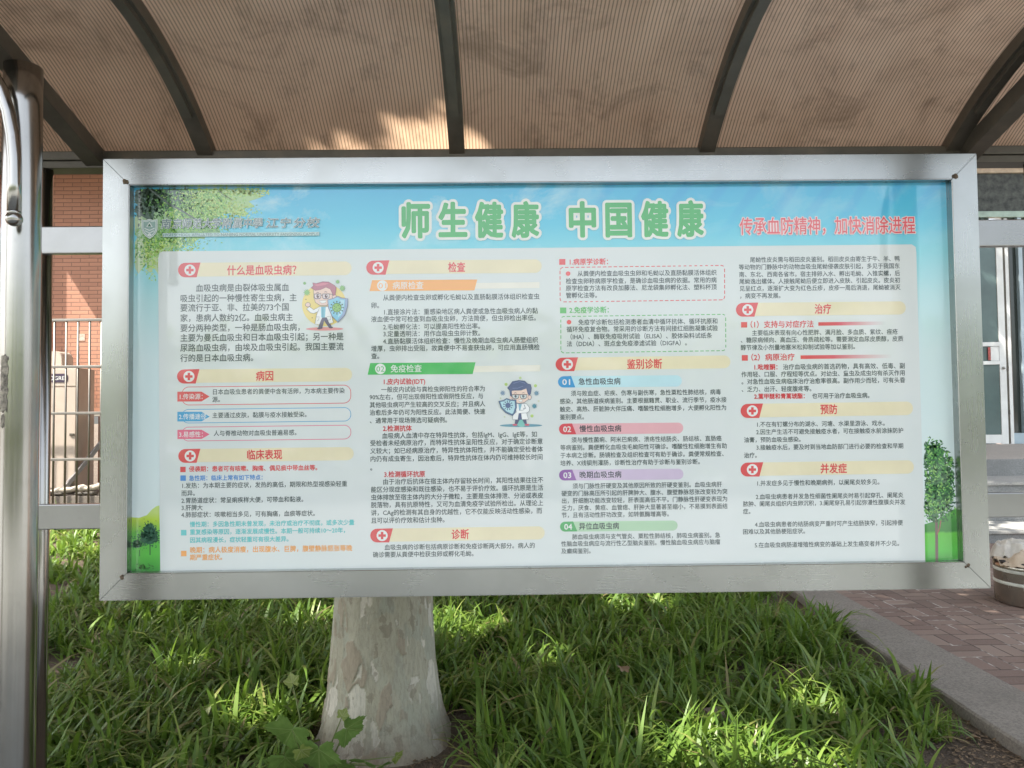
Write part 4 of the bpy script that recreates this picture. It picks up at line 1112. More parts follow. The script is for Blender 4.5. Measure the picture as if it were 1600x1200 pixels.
# ------------------------------------------------------------------ trees
def bark_mat():
    t = NT('plane_tree_bark'); v = t.coords()
    dv = t.n('Mix', data_type='VECTOR'); nzc = t.n('TexNoise'); nzc.inputs['Scale'].default_value = 9; nzc.inputs['Detail'].default_value = 6; nzc.inputs['Roughness'].default_value = .7; t.l(v, nzc.inputs[0])
    add = t.n('VectorMath', operation='MULTIPLY_ADD'); t.l(nzc.outputs[1], add.inputs[0]); add.inputs[1].default_value = (.10, .10, .16); t.l(v, add.inputs[2])
    pv = t.mapping(add.outputs[0], (1, 1, .45))
    vo = t.n('TexVoronoi'); vo.inputs['Scale'].default_value = 13.0; t.l(pv, vo.inputs['Vector'])
    v1 = t.sep(vo.outputs['Color'])[0]
    vs = t.n('TexVoronoi'); vs.inputs['Scale'].default_value = 38.0; t.l(pv, vs.inputs['Vector'])
    v2 = t.sep(vs.outputs['Color'])[1]
    ve = t.n('TexVoronoi'); ve.feature = 'DISTANCE_TO_EDGE'; ve.inputs['Scale'].default_value = 13.0; t.l(pv, ve.inputs['Vector'])
    fk = t.n('Attribute', attribute_name='flake').outputs['Fac']
    c = t.ramp(fk, [(0.0, (.36, .31, .23, 1)), (.12, (.38, .33, .245, 1)), (.2, (.37, .355, .265, 1)), (.45, (.43, .405, .305, 1)), (.6, (.375, .38, .30, 1)), (.8, (.45, .415, .31, 1)), (.9, (.58, .55, .45, 1)), (1.0, (.62, .59, .50, 1))])
    c = t.mix(t.math('MULTIPLY', t.ramp(v2, [(.90, 0.0), (.91, 1.0)]), .5), c, (.20, .17, .12, 1))
    big = t.noise(v, 2.2, 3)
    c = t.mix(t.ramp(big, [(.48, 0.0), (.62, .35)]), c, (.32, .325, .25, 1))
    fine = t.noise(t.mapping(v, (1, 1, .22)), 85, 4, .7)
    c = t.mix(t.math('MULTIPLY', t.ramp(fine, [(.38, 1.0), (.55, 0.0)]), .26), c, (.12, .11, .085, 1))
    c = t.mix(t.math('MULTIPLY', t.ramp(ve.outputs['Distance'], [(.0, 1.0), (.025, 0.0)]), .18), c, (.12, .095, .07, 1))
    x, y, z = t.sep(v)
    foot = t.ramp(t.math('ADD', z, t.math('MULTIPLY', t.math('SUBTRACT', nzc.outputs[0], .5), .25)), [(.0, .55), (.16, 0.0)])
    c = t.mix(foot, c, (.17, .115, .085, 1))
    h = t.math('ADD', t.math('MULTIPLY', fine, .6), t.math('MULTIPLY', t.noise(v, 160, 3), .3))
    return t.done(t.pbsdf(c, .85, 0, t.bump(h, .55, .012)))
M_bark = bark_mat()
def leaf_mat(name, a, b2, tr=.4):
    t = NT(name); v = t.coords()
    c = t.ramp(t.noise(v, 1.7, 4, .7), [(.3, a), (.7, b2)])
    p = t.n('BsdfPrincipled'); t.l(c, p.inputs['Base Color']); p.inputs['Roughness'].default_value = .5
    q = t.n('BsdfTranslucent'); t.l(c, q.inputs[0]); m = t.n('MixShader'); m.inputs[0].default_value = tr
    t.l(p.outputs[0], m.inputs[1]); t.l(q.outputs[0], m.inputs[2])
    return t.done(m.outputs[0])
M_crown = leaf_mat('plane_leaf', (.05, .10, .025, 1), (.10, .17, .04, 1))
def leaf_cloud(name, clumps, per, size, mat, seed):
    r = np.random.default_rng(seed)
    C = np.asarray(clumps); n = len(C) * per
    idx = np.repeat(np.arange(len(C)), per)
    pos = C[idx, :3] + r.normal(0, 1, (n, 3)) * C[idx, 3:4] * np.array([1, 1, .7])
    d = r.normal(0, 1, (n, 3)); d[:, 2] *= .5; d /= np.linalg.norm(d, axis=1)[:, None]
    u = np.cross(d, r.normal(0, 1, (n, 3))); u /= np.linalg.norm(u, axis=1)[:, None]
    s = r.uniform(.6, 1.3, n)[:, None] * size
    V = np.stack([pos - d * s, pos - d * .1 * s + u * s * .75, pos + d * s, pos + d * .05 * s - u * s * .75], 1).reshape(-1, 3)
    k = np.arange(n)[:, None] * 4 + np.arange(4)[None]
    me = bpy.data.meshes.new(name); me.vertices.add(len(V)); me.vertices.foreach_set('co', V.ravel())
    me.loops.add(k.size); me.loops.foreach_set('vertex_index', k.ravel().astype(np.int32)); me.polygons.add(n); me.polygons.foreach_set('loop_start', (np.arange(n) * 4).astype(np.int32))
    me.materials.append(mat); me.update(calc_edges=True); me.validate()
    return me
def crown_clumps(rx, rz, cz, n, seed):
    r = random.Random(seed); o = []
    while len(o) < n:
        a, b_, c = r.uniform(-1, 1), r.uniform(-1, 1), r.uniform(-1, 1); q = a * a + b_ * b_ + c * c
        if .03 < q < 1: o.append((a * rx, b_ * rx, cz + c * rz, r.uniform(.28, .55)))
    return o
def trunk_mesh(seed, full=True):
    r = random.Random(seed); ph = [r.uniform(0, 6) for _ in range(8)]
    prof = [(.42, -.12), (.36, -.04), (.328, .0), (.303, .04), (.283, .10), (.268, .18), (.256, .27), (.247, .36), (.238, .48), (.229, .61), (.224, .8), (.218, 1.1), (.21, 1.6), (.20, 2.2), (.185, 2.9), (.13, 3.3)]
    fine = []
    for (r0, z0), (r1, z1) in zip(prof, prof[1:]):
        k = max(1, int((z1 - z0) / .007) if z1 < .9 else int((z1 - z0) / .2))
        for i in range(k): f = i / k; fine.append((r0 + (r1 - r0) * f, z0 + (z1 - z0) * f))
    fine.append(prof[-1])
    FL = []
    def fn(rr, z, a):
        p_ = Vector((math.cos(a) * .25, math.sin(a) * .25, z * .42))
        w_ = mnoise.noise_vector(p_ * 14) * .022 + mnoise.noise_vector(p_ * 38) * .010
        ds, ps = mnoise.voronoi((p_ + w_) * 15.0)
        hsh = (math.sin(ps[0].x * 12.9898 + ps[0].y * 78.233 + ps[0].z * 37.719) * 43758.5453) % 1.0
        ds2, ps2 = mnoise.voronoi((p_ + w_ * 1.3) * 34.0)
        hs2 = (math.sin(ps2[0].x * 12.9898 + ps2[0].y * 78.233 + ps2[0].z * 37.719) * 43758.5453) % 1.0
        if hs2 < .045: hsh = .02
        elif hs2 > .955: hsh = .98
        zf = max(0, .30 - z) / .30
        if hsh < .045 + .16 * zf: fl, dz_ = .05, .0045
        elif hsh > .90: fl, dz_ = .95, -.0022
        else: fl, dz_ = .2 + hsh * .6, .0012 * math.sin(hsh * 40)
        FL.append(fl)
        rr = rr + dz_ + .003 * mnoise.noise(p_ * 9)
        foot = max(0, .35 - z)
        return rr * (1 + .018 * math.sin(2 * a + ph[0] + z * .8) + .014 * math.sin(5 * a + ph[1] + 1.3 * z) + foot * .12 * math.sin(4 * a + ph[2]) + .006 * math.sin(11 * a + 4 * z + ph[3]) + .004 * math.sin(17 * a - 9 * z + ph[4]) * math.sin(13 * z + ph[5]))
    m = MB(); m.lathe(fine, (0, 0), 300, fn=fn); m.flakes = FL
    for k in range(6):
        a = k * 1.05 + r.uniform(-.3, .3); L = r.uniform(1.9, 2.8)
        p0 = Vector((0, 0, 2.7 + .1 * k)); pts = [p0, p0 + Vector((math.cos(a) * .35, math.sin(a) * .35, .45)), p0 + Vector((math.cos(a) * L * .55, math.sin(a) * L * .55, 1.3)), p0 + Vector((math.cos(a) * L, math.sin(a) * L, 2.3))]
        m.tube(pts, [.11, .09, .06, .025], 10)
    return m
tree_a = thing('plane_tree', 'plane tree with pale mottled trunk standing right behind the notice board', 'tree', (TX, TY, 0), .4)
tm = trunk_mesh(2)
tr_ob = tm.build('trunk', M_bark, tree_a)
fa = tr_ob.data.attributes.new('flake', 'FLOAT', 'POINT')
fv_ = np.full(len(tr_ob.data.vertices), .5, np.float32); fv_[:len(tm.flakes)] = tm.flakes
fa.data.foreach_set('value', fv_)
SUN_GAPS = [((-.45, 2.95, .15), .24), ((-1.35, 3.25, .15), .20), ((.87, 3.5, .15), .22), ((.75, .98, .15), .20), ((1.05, .85, .15), .14), ((-1.36, 1.45, .2), .10), ((-.98, 1.62, .2), .07), ((1.35, 1.55, .1), .09), ((.1, 2.3, .15), .07), ((-2.0, 2.2, .15), .06)]  # crown leaves are cut away along these sun rays to shape sun patches
def crown(me_args, tree, gap=True):
    me = leaf_cloud('crown', *me_args)
    n = len(me.polygons); co = np.empty(len(me.vertices) * 3); me.vertices.foreach_get('co', co)
    c = co.reshape(n, 4, 3).mean(1)
    Mw = np.array(Matrix.Translation(tree.location) @ Matrix.Rotation(tree.rotation_euler.z, 4, 'Z') @ Matrix.Scale(tree.scale.x, 4))
    cw = c @ Mw[:3, :3].T + Mw[:3, 3]
    kill = np.zeros(n, bool); d = np.array(SUN)
    for g, r in SUN_GAPS:
        q = cw - np.array(g); kill |= np.linalg.norm(q - (q @ d)[:, None] * d, axis=1) < r + .09
    b = bmesh.new(); b.from_mesh(me); b.faces.ensure_lookup_table()
    bmesh.ops.delete(b, geom=[b.faces[i] for i in np.nonzero(kill)[0]], context='FACES'); b.to_mesh(me); b.free()
    return link('crown', me, tree)
crown((crown_clumps(3.6, 1.9, 6.0, 165, 4), 125, .11, M_crown, 5), tree_a)
for (x, y, rz, sc_, sd, lb) in ((-5.4, 1.6, 1.4, 1, 14, 'unseen plane tree left of the picture whose crown shades the left end of the planting bed'),
                          (-4.7, -2.7, 2.6, 1, 24, 'unseen plane tree added on the near side of the notice board whose crown shades the canopy roof'),
                          (3.5, 8.5, 3.3, 1.6, 34, 'tallest plane tree, unseen behind the notice board, added to shade the entrance steps')):
    t_ = thing('plane_tree', lb, 'tree', (x, y, 0), rz)  # out-of-view trees, placed to throw shade on bed, canopy and steps
    t_.scale = (sc_,) * 3
    link('trunk', tr_ob.data, t_)
    crown((crown_clumps(3.6, 1.9, 6.0, 150, sd), 115, .11, M_crown, sd), t_)
# hedge of shrubs across the path behind the viewer (seen only as the green reflection in the steel)
rr = random.Random(21)
hc = [(rr.uniform(-15, 15), rr.uniform(-.7, .7), rr.uniform(.2, 2.9), rr.uniform(.25, .5)) for _ in range(330)]
hedge = thing('hedge', 'tall clipped green hedge across the path facing the notice board', 'hedge', (0, -12.0, 0))
link('foliage', leaf_cloud('foliage', hc, 45, .14, leaf_mat('hedge_leaf', (.20, .27, .07, 1), (.33, .40, .12, 1), .5), 8), hedge)
hs = MB()
for k in range(30): hs.tube([(-14.5 + k, 0, -.05), (-14.5 + k + rr.uniform(-.2, .2), rr.uniform(-.2, .2), 2.2)], [.05, .02], 8)
hs.build('stems', M_bark, hedge)

# plane sapling at the foot of the trunk
def sapling_mat(name, a, b2, vein):
    t = NT(name); v = t.coords(); x, y, z = t.sep(v)
    c = t.ramp(t.noise(v, 30, 4, .7), [(.3, a), (.7, b2)])
    m = None
    for ang in (0, 60, -60, 30, -30):
        sa, ca = math.sin(rad(ang)), math.cos(rad(ang))
        dd = t.math('ABSOLUTE', t.math('SUBTRACT', t.math('MULTIPLY', x, ca), t.math('MULTIPLY', y, sa)))
        al = t.math('GREATER_THAN', t.math('ADD', t.math('MULTIPLY', x, sa), t.math('MULTIPLY', y, ca)), 0.0)
        k = t.math('MULTIPLY', t.ramp(t.math('DIVIDE', dd, .004), [(.25, 1.0), (.6, 0.0)]), al)
        if ang in (30, -30): k = t.math('MULTIPLY', k, .4)
        m = k if m is None else t.math('MAXIMUM', m, k)
    c = t.mix(t.math('MULTIPLY', m, .6), c, vein)
    p_ = t.n('BsdfPrincipled'); t.l(c, p_.inputs['Base Color']); p_.inputs['Roughness'].default_value = .45
    t.l(t.bump(t.math('ADD', m, t.noise(v, 45, 3)), .5, .004), p_.inputs['Normal'])
    q = t.n('BsdfTranslucent'); t.l(c, q.inputs[0]); mx = t.n('MixShader'); mx.inputs[0].default_value = .35
    t.l(p_.outputs[0], mx.inputs[1]); t.l(q.outputs[0], mx.inputs[2])
    return t.done(mx.outputs[0])
M_sap = sapling_mat('sapling_leaf', (.12, .22, .05, 1), (.18, .30, .075, 1), (.30, .40, .14, 1))
M_sapy = sapling_mat('young_sapling_leaf', (.20, .28, .06, 1), (.30, .36, .10, 1), (.40, .45, .2, 1))
def plane_leaf(size, fold, droop):
    """five pointed lobes with teeth, folded on the midrib"""
    tips = [(-122, .62), (-60, .90), (0, 1.0), (60, .90), (122, .62)]
    out = []
    for i, (a, r) in enumerate(tips):
        if i > 0:
            am = (tips[i - 1][0] + a) / 2; out.append((am, .66 if abs(am) < 60 else .52))
        out += [(a - 20, r * .80), (a - 17, r * .74), (a - 9, r * .90), (a - 7, r * .83), (a, r), (a + 7, r * .83), (a + 9, r * .90), (a + 17, r * .74), (a + 20, r * .80)]
    out = [(-172, .12)] + out + [(172, .12)]
    V = [(0, 0, 0)]; F = []
    for a, r in out:
        x, y = math.sin(rad(a)) * r, math.cos(rad(a)) * r
        V.append((x * size, y * size, (abs(x) * fold - droop * (y * y + .5 * x * x) + .03 * math.sin(9 * x + 5 * y)) * size))
    n = len(out)
    V2 = [tuple(.55 * c for c in v[:2]) + (v[2] * .45 + .02 * size,) for v in V[1:]]
    m0 = len(V); V += V2
    for k in range(n - 1):
        F.append((0, m0 + k, m0 + k + 1)); F.append((m0 + k, 1 + k, 2 + k, m0 + k + 1))
    return V, F
sap = thing('plane_sapling', 'young plane sapling with broad toothed green leaves at the foot of the trunk', 'sapling', (-.90, .93, 0))
sap.scale = (1.12, 1.0, 1.12)
XP = lambda px, py, dy=0.0: Vector((-.923 + (px - 480) * .00262 * (1 + dy / 3.15) + .86, dy, .185 - (py - 1160) * .00262 * (1 + dy / 3.15)))
stem = MB(); root = Vector((0, .06, -.02))
LV = [(476, 1150, -.03, .115, 150, 62, 0), (468, 1185, -.05, .105, 200, 55, 0), (516, 1172, -.07, .098, 176, 74, 0), (545, 1158, .03, .085, 235, 50, 0), (494, 1168, -.10, .044, 215, 70, 1), (505, 1152, -.06, .03, 120, 40, 1),
      (470, 1096, .04, .036, 20, 80, 1), (540, 1140, .02, .03, 330, 75, 1), (576, 1196, -.03, .075, 160, 35, 0), (600, 1202, -.02, .055, 210, 30, 0), (616, 1193, .0, .035, 240, 45, 1), (440, 1205, .0, .08, 120, 40, 0), (535, 1200, -.02, .08, 190, 50, 0)]
for (px, py, dy, s, az_, tl, yg) in LV:
    c = XP(px, py, dy)
    V, F = plane_leaf(s * 1.12, .18, .20)
    me = mesh_from('leaf', V, F, [M_sapy if yg else M_sap], smooth=True)
    o = link('leaf', me, sap, c)
    # leaf axis (local +Y) turned in the picture plane by az_, blade tilted up towards the viewer by tl
    o.rotation_euler = (Matrix.Rotation(rad(-az_ + 0), 4, 'Y') @ Matrix.Rotation(rad(90), 4, 'X') @ Matrix.Rotation(rad(tl - 90), 4, 'X')).to_euler()
    base = c
    mid = (root + base) / 2 + Vector((random.uniform(-.02, .02), random.uniform(-.02, .02), .03))
    stem.tube([root, mid, base], [.004, .0028, .0016], 8)
stem.build('stem', simple('sapling_stem', (.16, .20, .06, 1), .6), sap)
# dry plane leaves lying in the ground cover and on the bare soil
M_dry = leaf_mat('dry_plane_leaf', (.22, .14, .08, 1), (.36, .25, .15, 1), .2)
for (x, y, z, sz, rx_, rz_, lb) in ((.47, 1.66, .20, .05, .5, .3, 'pale dry leaf caught in the ground cover right of the trunk'), (-1.10, 2.75, .13, .055, .9, 2.0, 'dry brown leaf in the ground cover just left of the trunk'),
                               (1.98, 1.22, .02, .045, .15, 1.1, 'dry leaf on the bare soil against the kerb near the lower right corner'), (1.45, 2.07, .03, .05, .3, 4.0, 'reddish dry leaf on the bare strip crossing the planting'),
                               (2.9, 2.2, .064, .045, .08, 2.7, 'small dry leaf on the brick paving near the kerb')):
    V, F = plane_leaf(sz, .5, .55)
    o = link('fallen_leaf', mesh_from('fallen_leaf', V, F, [M_dry], smooth=True), None, (x, y, z), (rx_, .2, rz_))
    tag(o, lb, 'leaf', 'dry fallen leaves')
# half buried stone block in the planting
t = MB(); t.box(-.05, .05, -.04, .04, -.03, .085, .012)
tag(t.build('stone_block', concrete_mat('weathered_stone', (.30, .23, .17), 2), None, (.86, 1.43, 0), (0.05, .04, .35)), 'small half buried stone block among the strap leaves', 'stone')
# ------------------------------------------------------------------ brick building, left background
YW = 11.0
def brick_mat(name, light=1.0):
    t = NT(name); v = t.coords()
    x, y, z = t.sep(v)
    cv = t.n('CombineXYZ'); t.l(t.math('ADD', x, y), cv.inputs[0]); t.l(z, cv.inputs[1])
    br = t.n('TexBrick'); t.l(cv.outputs[0], br.inputs['Vector'])
    br.offset = .5; br.inputs['Scale'].default_value = 1.0
    br.inputs['Brick Width'].default_value = .30; br.inputs['Row Height'].default_value = .0693; br.inputs['Mortar Size'].default_value = .007
    br.inputs['Mortar Smooth'].default_value = .2; br.inputs['Bias'].default_value = 0
    br.inputs['Color1'].default_value = (.46 * light, .225 * light, .145 * light, 1); br.inputs['Color2'].default_value = (.385 * light, .185 * light, .122 * light, 1)
    br.inputs['Mortar'].default_value = (.17, .095, .07, 1)
    n1 = t.noise(v, .9, 5); n2 = t.noise(v, 40, 4)
    c = t.mix(t.math('MULTIPLY', n1, .30), br.outputs[0], (.50, .27, .18, 1))
    c = t.mix(t.math('MULTIPLY', t.ramp(n2, [(.5, 0.0), (.75, 1.0)]), .3), c, (.30, .16, .11, 1))
    return t.done(t.pbsdf(c, .85, 0, t.bump(t.math('MULTIPLY', br.outputs[1], -1.0), .5, .006)))
M_brick = brick_mat('orange_brick')
M_white = simple('white_aluminium', (.72, .74, .72, 1), .4, .1, .05, 3)
bb = thing('brick_building', 'orange brick building behind the bar fence, with a low opening in its wall', 'building', (0, YW, 0))
# wall with a real opening (x -7.28..-5.6, z .2..1.51)
m = MB()
X0, X1, ZT = -16.0, 2.4, 9.0
m.box(X0, -7.28, 0, .3, -.1, ZT); m.box(-5.6, X1, 0, .3, -.1, ZT); m.box(-7.28, -5.6, 0, .3, 1.51, ZT); m.box(-7.28, -5.6, 0, .3, -.1, .2)
m.build('wall', M_brick, bb)
MB().box(-9.4, -8.56, -.5, 0, -.1, ZT).build('shadow_pilaster', M_brick, bb)  # added projection, casts the upright shadow edge on the wall
MB().box(-8.66, 2.2, -1.35, 0, 5.74, 5.98, .01).build('shadow_slab', concrete_mat('slab_concrete', (.4, .37, .33)), bb)  # unseen slab added for the slanting shadow edge on the brick
MB().box(-7.32, -5.55, -.05, .06, 1.505, 1.585, .006).build('lintel', concrete_mat('pale_lintel', (.55, .52, .47)), bb)
MB().box(-7.28, -5.6, .5, .56, .1, 1.6).build('opening_back', brick_mat('inner_brick', .75), bb)
MB().box(-7.0, -6.62, -.004, .0, 3.05, 3.06).build('wall_ledge', M_white, bb) if False else None
nb = MB(); nb.box(-7.36, -7.26, -.006, -.002, 2.80, 2.92)
nb.build('paper_notice', simple('faded_paper', (.55, .42, .34, 1), .8, 0, .2, 40), bb)
# fence of steel bars
fe = thing('bar_fence', 'stainless steel bar fence in front of the air conditioner and brick wall', 'fence', (0, 9.5, 0))
for z in (2.972, 2.262, 1.556, .86, .10):
    MB().box(-10.2, -3.4, -.02, .02, z - .021, z + .021, .007).build('fence_rail', M_fence, fe)
barm = MB().tube([(0, 0, .0), (0, 0, 2.96)], .0150, 12).build('fence_bar', M_fence, fe, (-6.911, 0, 0))
k = 0
for i in range(-18, 20):
    if i == 0: continue
    o = barm.copy(); COL.objects.link(o); o.parent = fe; o.location = (-6.911 + .1775 * i, 0, 0)
M_ps = MB()
# concrete plinth with rubble between fence and wall
tag(MB().box(-10.5, -3.2, -.0, 1.1, 0, .27, .01).build('concrete_plinth', concrete_mat('plinth_concrete', (.22, .19, .16)), None, (0, 9.88, 0)), 'low concrete plinth between bar fence and brick wall', 'plinth')
# air conditioner cabinet
M_ac = simple('beige_cabinet_paint', (.46, .385, .32, 1), .45, 0, .06, 2)
ac = thing('air_conditioner', 'tall beige outdoor air conditioner cabinet standing behind the bar fence', 'air conditioner', (-7.42, 10.15, .27))
MB().box(-.6, .49, 0, .55, .045, 2.02, .012).build('cabinet', M_ac, ac)
MB().box(-.6, .485, -.012, -.0005, .10, 1.70, .004).build('front_panel', M_ac, ac)
MB().box(-.6, .485, -.012, -.0005, 1.725, 2.0, .004).build('top_panel', M_ac, ac)
MB().prism([(-.55, 2.021), (.19, 2.021), (.19, 2.20), (.16, 2.265), (.10, 2.30), (-.55, 2.30)], 1, .12, .45, 0, .01).build('hood', M_ac, ac)
MB().box(-.55, .45, .03, .5, 0, .044).build('base_frame', M_dark, ac)
lg = MB().prism(rrect(.07, 1.785, .36, 1.925, .05, 6), 1, -.018, -.0125).build('logo_plate', simple('dark_plum', (.045, .03, .06, 1), .4), ac)
FONT_CU.align_x = 'LEFT'
co, fs = glyphs('GREE', 0.0)
sc_ = .088
V = [((q[0] - co[:, 0].min()) * sc_ + .150, -.0195, (q[1]) * sc_ + 1.823) for q in co]; F = list(fs)
ring = 18; o = len(V)
for k in range(ring):
    a = 2 * math.pi * k / ring
    V.append((.108 + .024 * math.cos(a), -.0195, 1.855 + .034 * math.sin(a))); V.append((.108 + .015 * math.cos(a), -.0195, 1.855 + .024 * math.sin(a)))
for k in range(ring): q = (k + 1) % ring; F.append((o + 2 * k, o + 2 * q, o + 2 * q + 1, o + 2 * k + 1))
link('logo_lettering', mesh_from('logo_lettering', V, F, [M_white]), lg)
hd = MB(); hd.box(.40, .47, -.03, -.0125, .93, .97, .004); hd.build('latch', M_dark, ac)
hd = MB(); hd.box(-.10, -.06, -.03, -.0125, .80, .86, .004); hd.build('latch', M_dark, ac)
# leaning plank
a, b_ = Vector((-7.10, 10.0, .28)), Vector((-6.40, 10.6, 1.52)); d = b_ - a
tag(MB().box(-.055, .055, -d.length / 2, d.length / 2, -.03, .03, .004, 0, Matrix.Translation((a + b_) / 2) @ d.to_track_quat('Y', 'Z').to_matrix().to_4x4()).build('plank', simple('grey_plank', (.22, .205, .20, 1), .8, 0, .12, 8)), 'grey plank leaning against the low wall opening', 'plank')
# wrapped pipe lying on the plinth and loose cable
pp_ = MB(); pts = [(-7.55 + .09 * k, 10.0 + .02 * math.sin(k), .315 + .014 * k * (k > 4) * .5 + .012 * math.sin(k * 1.7)) for k in range(14)]
pp_.tube(pts, [.045 + .012 * math.sin(k * 2.3) for k in range(14)], 14)
tag(pp_.build('wrapped_pipe', simple('off_white_wrap', (.50, .44, .36, 1), .9, 0, .15, 14, .4)), 'off-white wrapped pipe lying on the plinth below the plank', 'pipe')
cb = MB(); cb.tube([(-6.78 + .32 * math.cos(x), 10.3 + .04 * math.sin(2 * x), .66 + .30 * math.sin(x)) for x in np.linspace(2.2, 5.6, 26)], .012, 8)
tag(cb.build('cable', simple('grey_cable', (.28, .25, .22, 1), .6)), 'loose grey cable hanging in a loop behind the plank', 'cable')
for k in range(9):
    x = -7.7 + k * .16
    if k % 3 == 2: continue
    q = MB(); q.blob((0, 0, .02), .06 + .02 * (k % 2), (1.4, .9, .5), 3, 0, .22, k)
    tag(q.build('rubble_lump', M_dark, None, (x, 9.93 + .02 * (k % 2), .28)), 'dark rubble lump under the wrapped pipe on the plinth', 'rubble', 'rubble lumps on the plinth')

# ------------------------------------------------------------------ entrance, right background
YD = 12.75
M_glass = simple('dark_window_glass', (.04, .05, .044, 1), .06, 0, .05, 2, 0, Specular_IOR_Level=.6)
M_teal = simple('curtained_glass', (.10, .155, .15, 1), .10, 0, .12, 1.2)
M_alu = simple('white_door_frame', (.78, .80, .77, 1), .35, 0, .05, 4)
M_blu = simple('pale_blue_frame', (.42, .52, .56, 1), .35, 0, .05, 4)
M_gran = concrete_mat('grey_granite', (.27, .28, .275), .8)
en = thing('entrance_building', 'building front with glazed entrance doors above the granite steps on the right', 'building', (0, YD, 0))
m = MB(); m.box(2.6, 9.0, 0, .3, .7, 9.2); m.box(9.0, 18, 0, .3, 6.56, 9.2)
m.build('wall', simple('brown_render', (.30, .19, .14, 1), .8), en)
MB().box(9.0, 18, -.5, .0, 6.38, 6.56, .01).build('canopy_band', simple('brown_fascia', (.20, .135, .105, 1), .6), en)
MB().box(9.0, 18, -.46, .0, 6.315, 6.375, .006).build('fascia_trim', simple('pink_trim', (.42, .20, .17, 1), .6), en)
MB().box(9.0, 18, -.06, .06, 6.14, 6.31, .006).build('window_head', simple('cream_frame', (.62, .54, .41, 1), .5), en)
MB().box(9.0, 18, .0, .03, 5.37, 6.139).build('transom_window', simple('painted_reflection_glass', (.075, .082, .068, 1), .22, 0, .35, 9, Specular_IOR_Level=.25), en)  # mottled olive colour stands in for trees reflected in the pane
MB().box(9.0, 18, -.06, .08, 5.25, 5.369, .006).build('transom_rail', simple('pale_green_frame', (.36, .48, .40, 1), .4), en)
MB().box(9.0, 9.60, .05, .08, .77, 5.249).build('side_glass', M_teal, en)
MB().box(9.44, 9.50, .045, .0495, .8, 5.249).build('curtain', simple('pale_curtain', (.26, .36, .38, 1), .8), en)
MB().box(9.95, 18, .05, .08, .97, 5.249).build('door_glass', M_glass, en)
MB().box(9.86, 9.949, .0, .08, .77, 5.249, .004).build('mullion', M_dark, en)
MB().box(10.11, 10.19, -.04, .049, .99, 5.249, .004).build('mullion', M_blu, en)
MB().box(11.5, 11.6, -.04, .049, .99, 5.249, .004).build('mullion', M_blu, en)
MB().box(9.86, 18, -.03, .10, .775, .985, .004).build('sill_rail', M_blu, en)
# open door leaf
dl = Matrix.Translation((9.84, -.10, 0)) @ Matrix.Rotation(rad(-9), 4, 'Z')
def dbox(name, x0, x1, y0, y1, z0, z1, mat, parent): return MB().box(x0, x1, y0, y1, z0, z1, .004, 0, dl).build(name, mat, parent)
leaf = dbox('door_leaf', -.22, -.10, -.05, .0, .78, 5.2, M_alu, en)
dbox('stile', -.098, -.062, -.04, .0, .785, 5.2, M_dark, leaf)
dbox('stile', -.06, .0, -.05, .0, .775, 5.2, M_alu, leaf)
dbox('bottom_rail', -1.2, -.221, -.05, .0, .79, .96, M_alu, leaf)
dbox('glass', -1.2, -.221, -.03, -.02, .961, 5.2, M_teal, leaf)
dbox('push_bar', -1.2, -.221, -.075, -.051, 2.33, 2.40, M_alu, leaf)
dbox('push_bar', -1.2, -.221, -.075, -.051, 2.69, 2.77, M_alu, leaf)
dbox('push_plate', -.38, -.23, -.06, -.0505, 2.405, 2.685, M_alu, leaf)
dbox('notice', -.43, -.385, -.065, -.0515, 2.42, 2.67, simple('red_notice', (.55, .12, .10, 1), .6, 0, .3, 30), leaf)
kn = MB(); kn.blob((-.16, -.075, 2.26), .028, (1, 1, 1), 3); kn.build('knob', M_post, leaf).matrix_local = dl
for z in (2.20, 1.35): dbox('hinge', -.095, -.065, -.06, -.041, z, z + .09, M_dark, leaf)
MB().box(4.2, 18, -4.40, -.001, -.05, .773, .012).build('landing', M_gran, en)
MB().box(4.2, 18, -4.36, -.101, .774, .780).build('landing_floor', concrete_mat('landing_tile', (.46, .42, .37), .6), en)
st = thing('entrance_steps', 'wide grey granite steps leading up to the glazed entrance', 'steps', (0, 0, 0))
for y0, y1, z1 in ((5.90, 6.58, .189), (6.58, 7.39, .358), (7.39, 8.349, .550)):
    MB().box(4.2, 18, y0, 8.349, -.02 if z1 < .2 else z1 - .35, z1 - .036, 0).build('riser', M_gran, st)
    MB().box(4.19, 18, y0 - .025, y1 + .0, z1 - .0355, z1, .008).build('tread', concrete_mat('flamed_granite', (.36, .36, .34), .8), st)

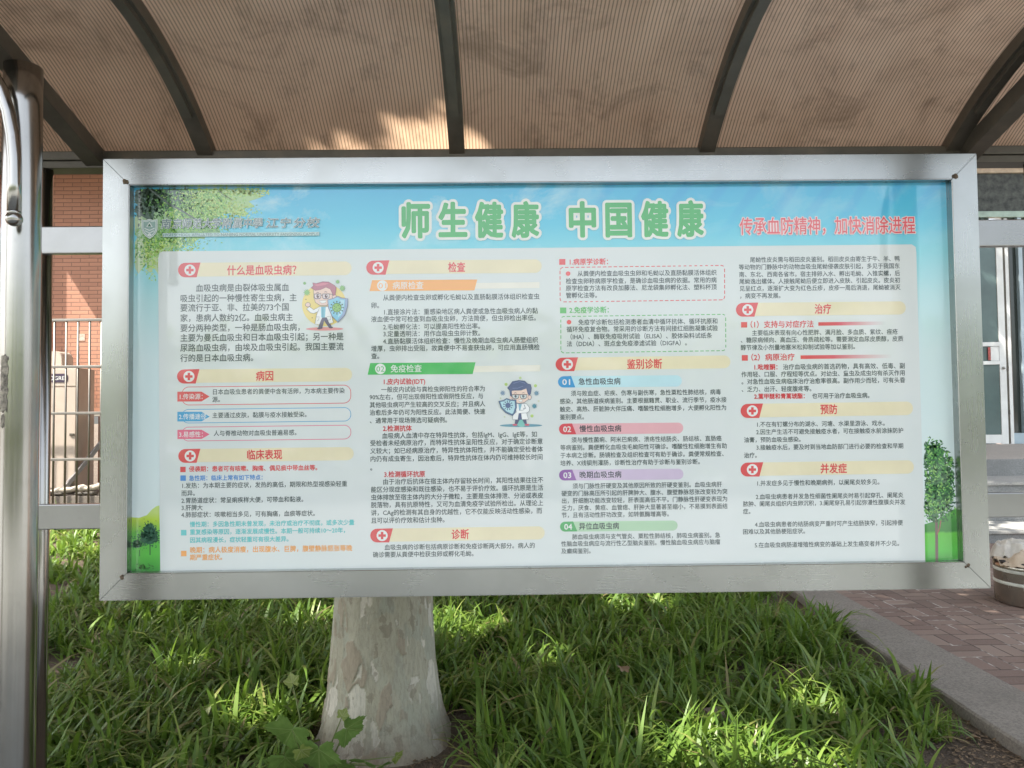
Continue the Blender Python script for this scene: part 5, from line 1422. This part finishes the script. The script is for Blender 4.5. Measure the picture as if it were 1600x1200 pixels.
# ------------------------------------------------------------------ steel bucket with cloths
bk = thing('steel_bucket', 'round stainless steel ash bucket with two pale bands on the brick paving', 'bucket', (3.80, 3.42, .058))
M_bk = steel('bucket_steel', 2, .42, .22, .2, (1, .95, .84), 200, .3)
MB().lathe([(.245, 0), (.268, .004), (.270, .012), (.270, .268), (.2705, .300)], (0, 0), 72).build('body', M_bk, bk)
for z in (.145, .235):
    MB().lathe([(.2708, z), (.2735, z + .002), (.2735, z + .022), (.2708, z + .024)], (0, 0), 72).build('band', simple('pale_band', (.55, .57, .50, 1), .5), bk)
MB().lathe([(.268, .3005), (.276, .303), (.277, .312), (.270, .318), (.245, .318), (.235, .300), (.05, .296)], (0, 0), 72).build('rim', simple('dark_rim', (.06, .062, .068, 1), .3, .5), bk)
def cloth(name, cx, cy, cz, rx, ry, h, seed, col, label):
    n, mm = 120, 60; V = []; F = []; off = Vector((seed * 3.1, seed * 1.7, 0))
    for j in range(mm):
        f = j / (mm - 1)
        for i in range(n):
            a = 2 * math.pi * i / n
            rr_ = f * (1 + .16 * mnoise.noise(Vector((math.cos(a) * 1.6, math.sin(a) * 1.6, seed))))
            x, y = rx * rr_ * math.cos(a), ry * rr_ * math.sin(a)
            q = Vector((x * 9, y * 9, seed)) + off
            ridge = (1 - abs(mnoise.noise(q + mnoise.noise_vector(q * .6) * .9)) * 2.2)
            fine_ = 1 - abs(mnoise.noise(q * 2.3)) * 2
            z = h * (1 - f ** 2.2) + .045 * ridge * (1 - .3 * f) + .014 * fine_ - .07 * max(0, f - .78) * 4.5 * (.6 + .6 * mnoise.noise(Vector((a * 2, seed, 0))))
            V.append((cx + x + .02 * mnoise.noise(q * 1.1), cy + y + .02 * mnoise.noise(q * 1.1 + Vector((5, 5, 5))), cz + z))
    for j in range(mm - 1):
        for i in range(n): F.append((j * n + i, j * n + (i + 1) % n, (j + 1) * n + (i + 1) % n, (j + 1) * n + i))
    me = mesh_from(name, V, F, [simple('cloth_fabric_' + str(seed), col, .9, 0, .12, 12, .3)], smooth=True)
    o = link(name, me)
    md = o.modifiers.new('thickness', 'SOLIDIFY'); md.thickness = .004
    return tag(o, label, 'cloth')
cloth('cloth', 3.78, 3.36, .36, .27, .23, .05, 3, (.52, .42, .31, 1), 'cream crumpled cloth lying over the near rim of the steel bucket')
cloth('cloth', 3.72, 3.50, .40, .20, .15, .07, 8, (.56, .53, .47, 1), 'paler crumpled cloth heaped at the back of the steel bucket')
if FONT_OB.name in bpy.data.objects: bpy.data.objects.remove(FONT_OB)
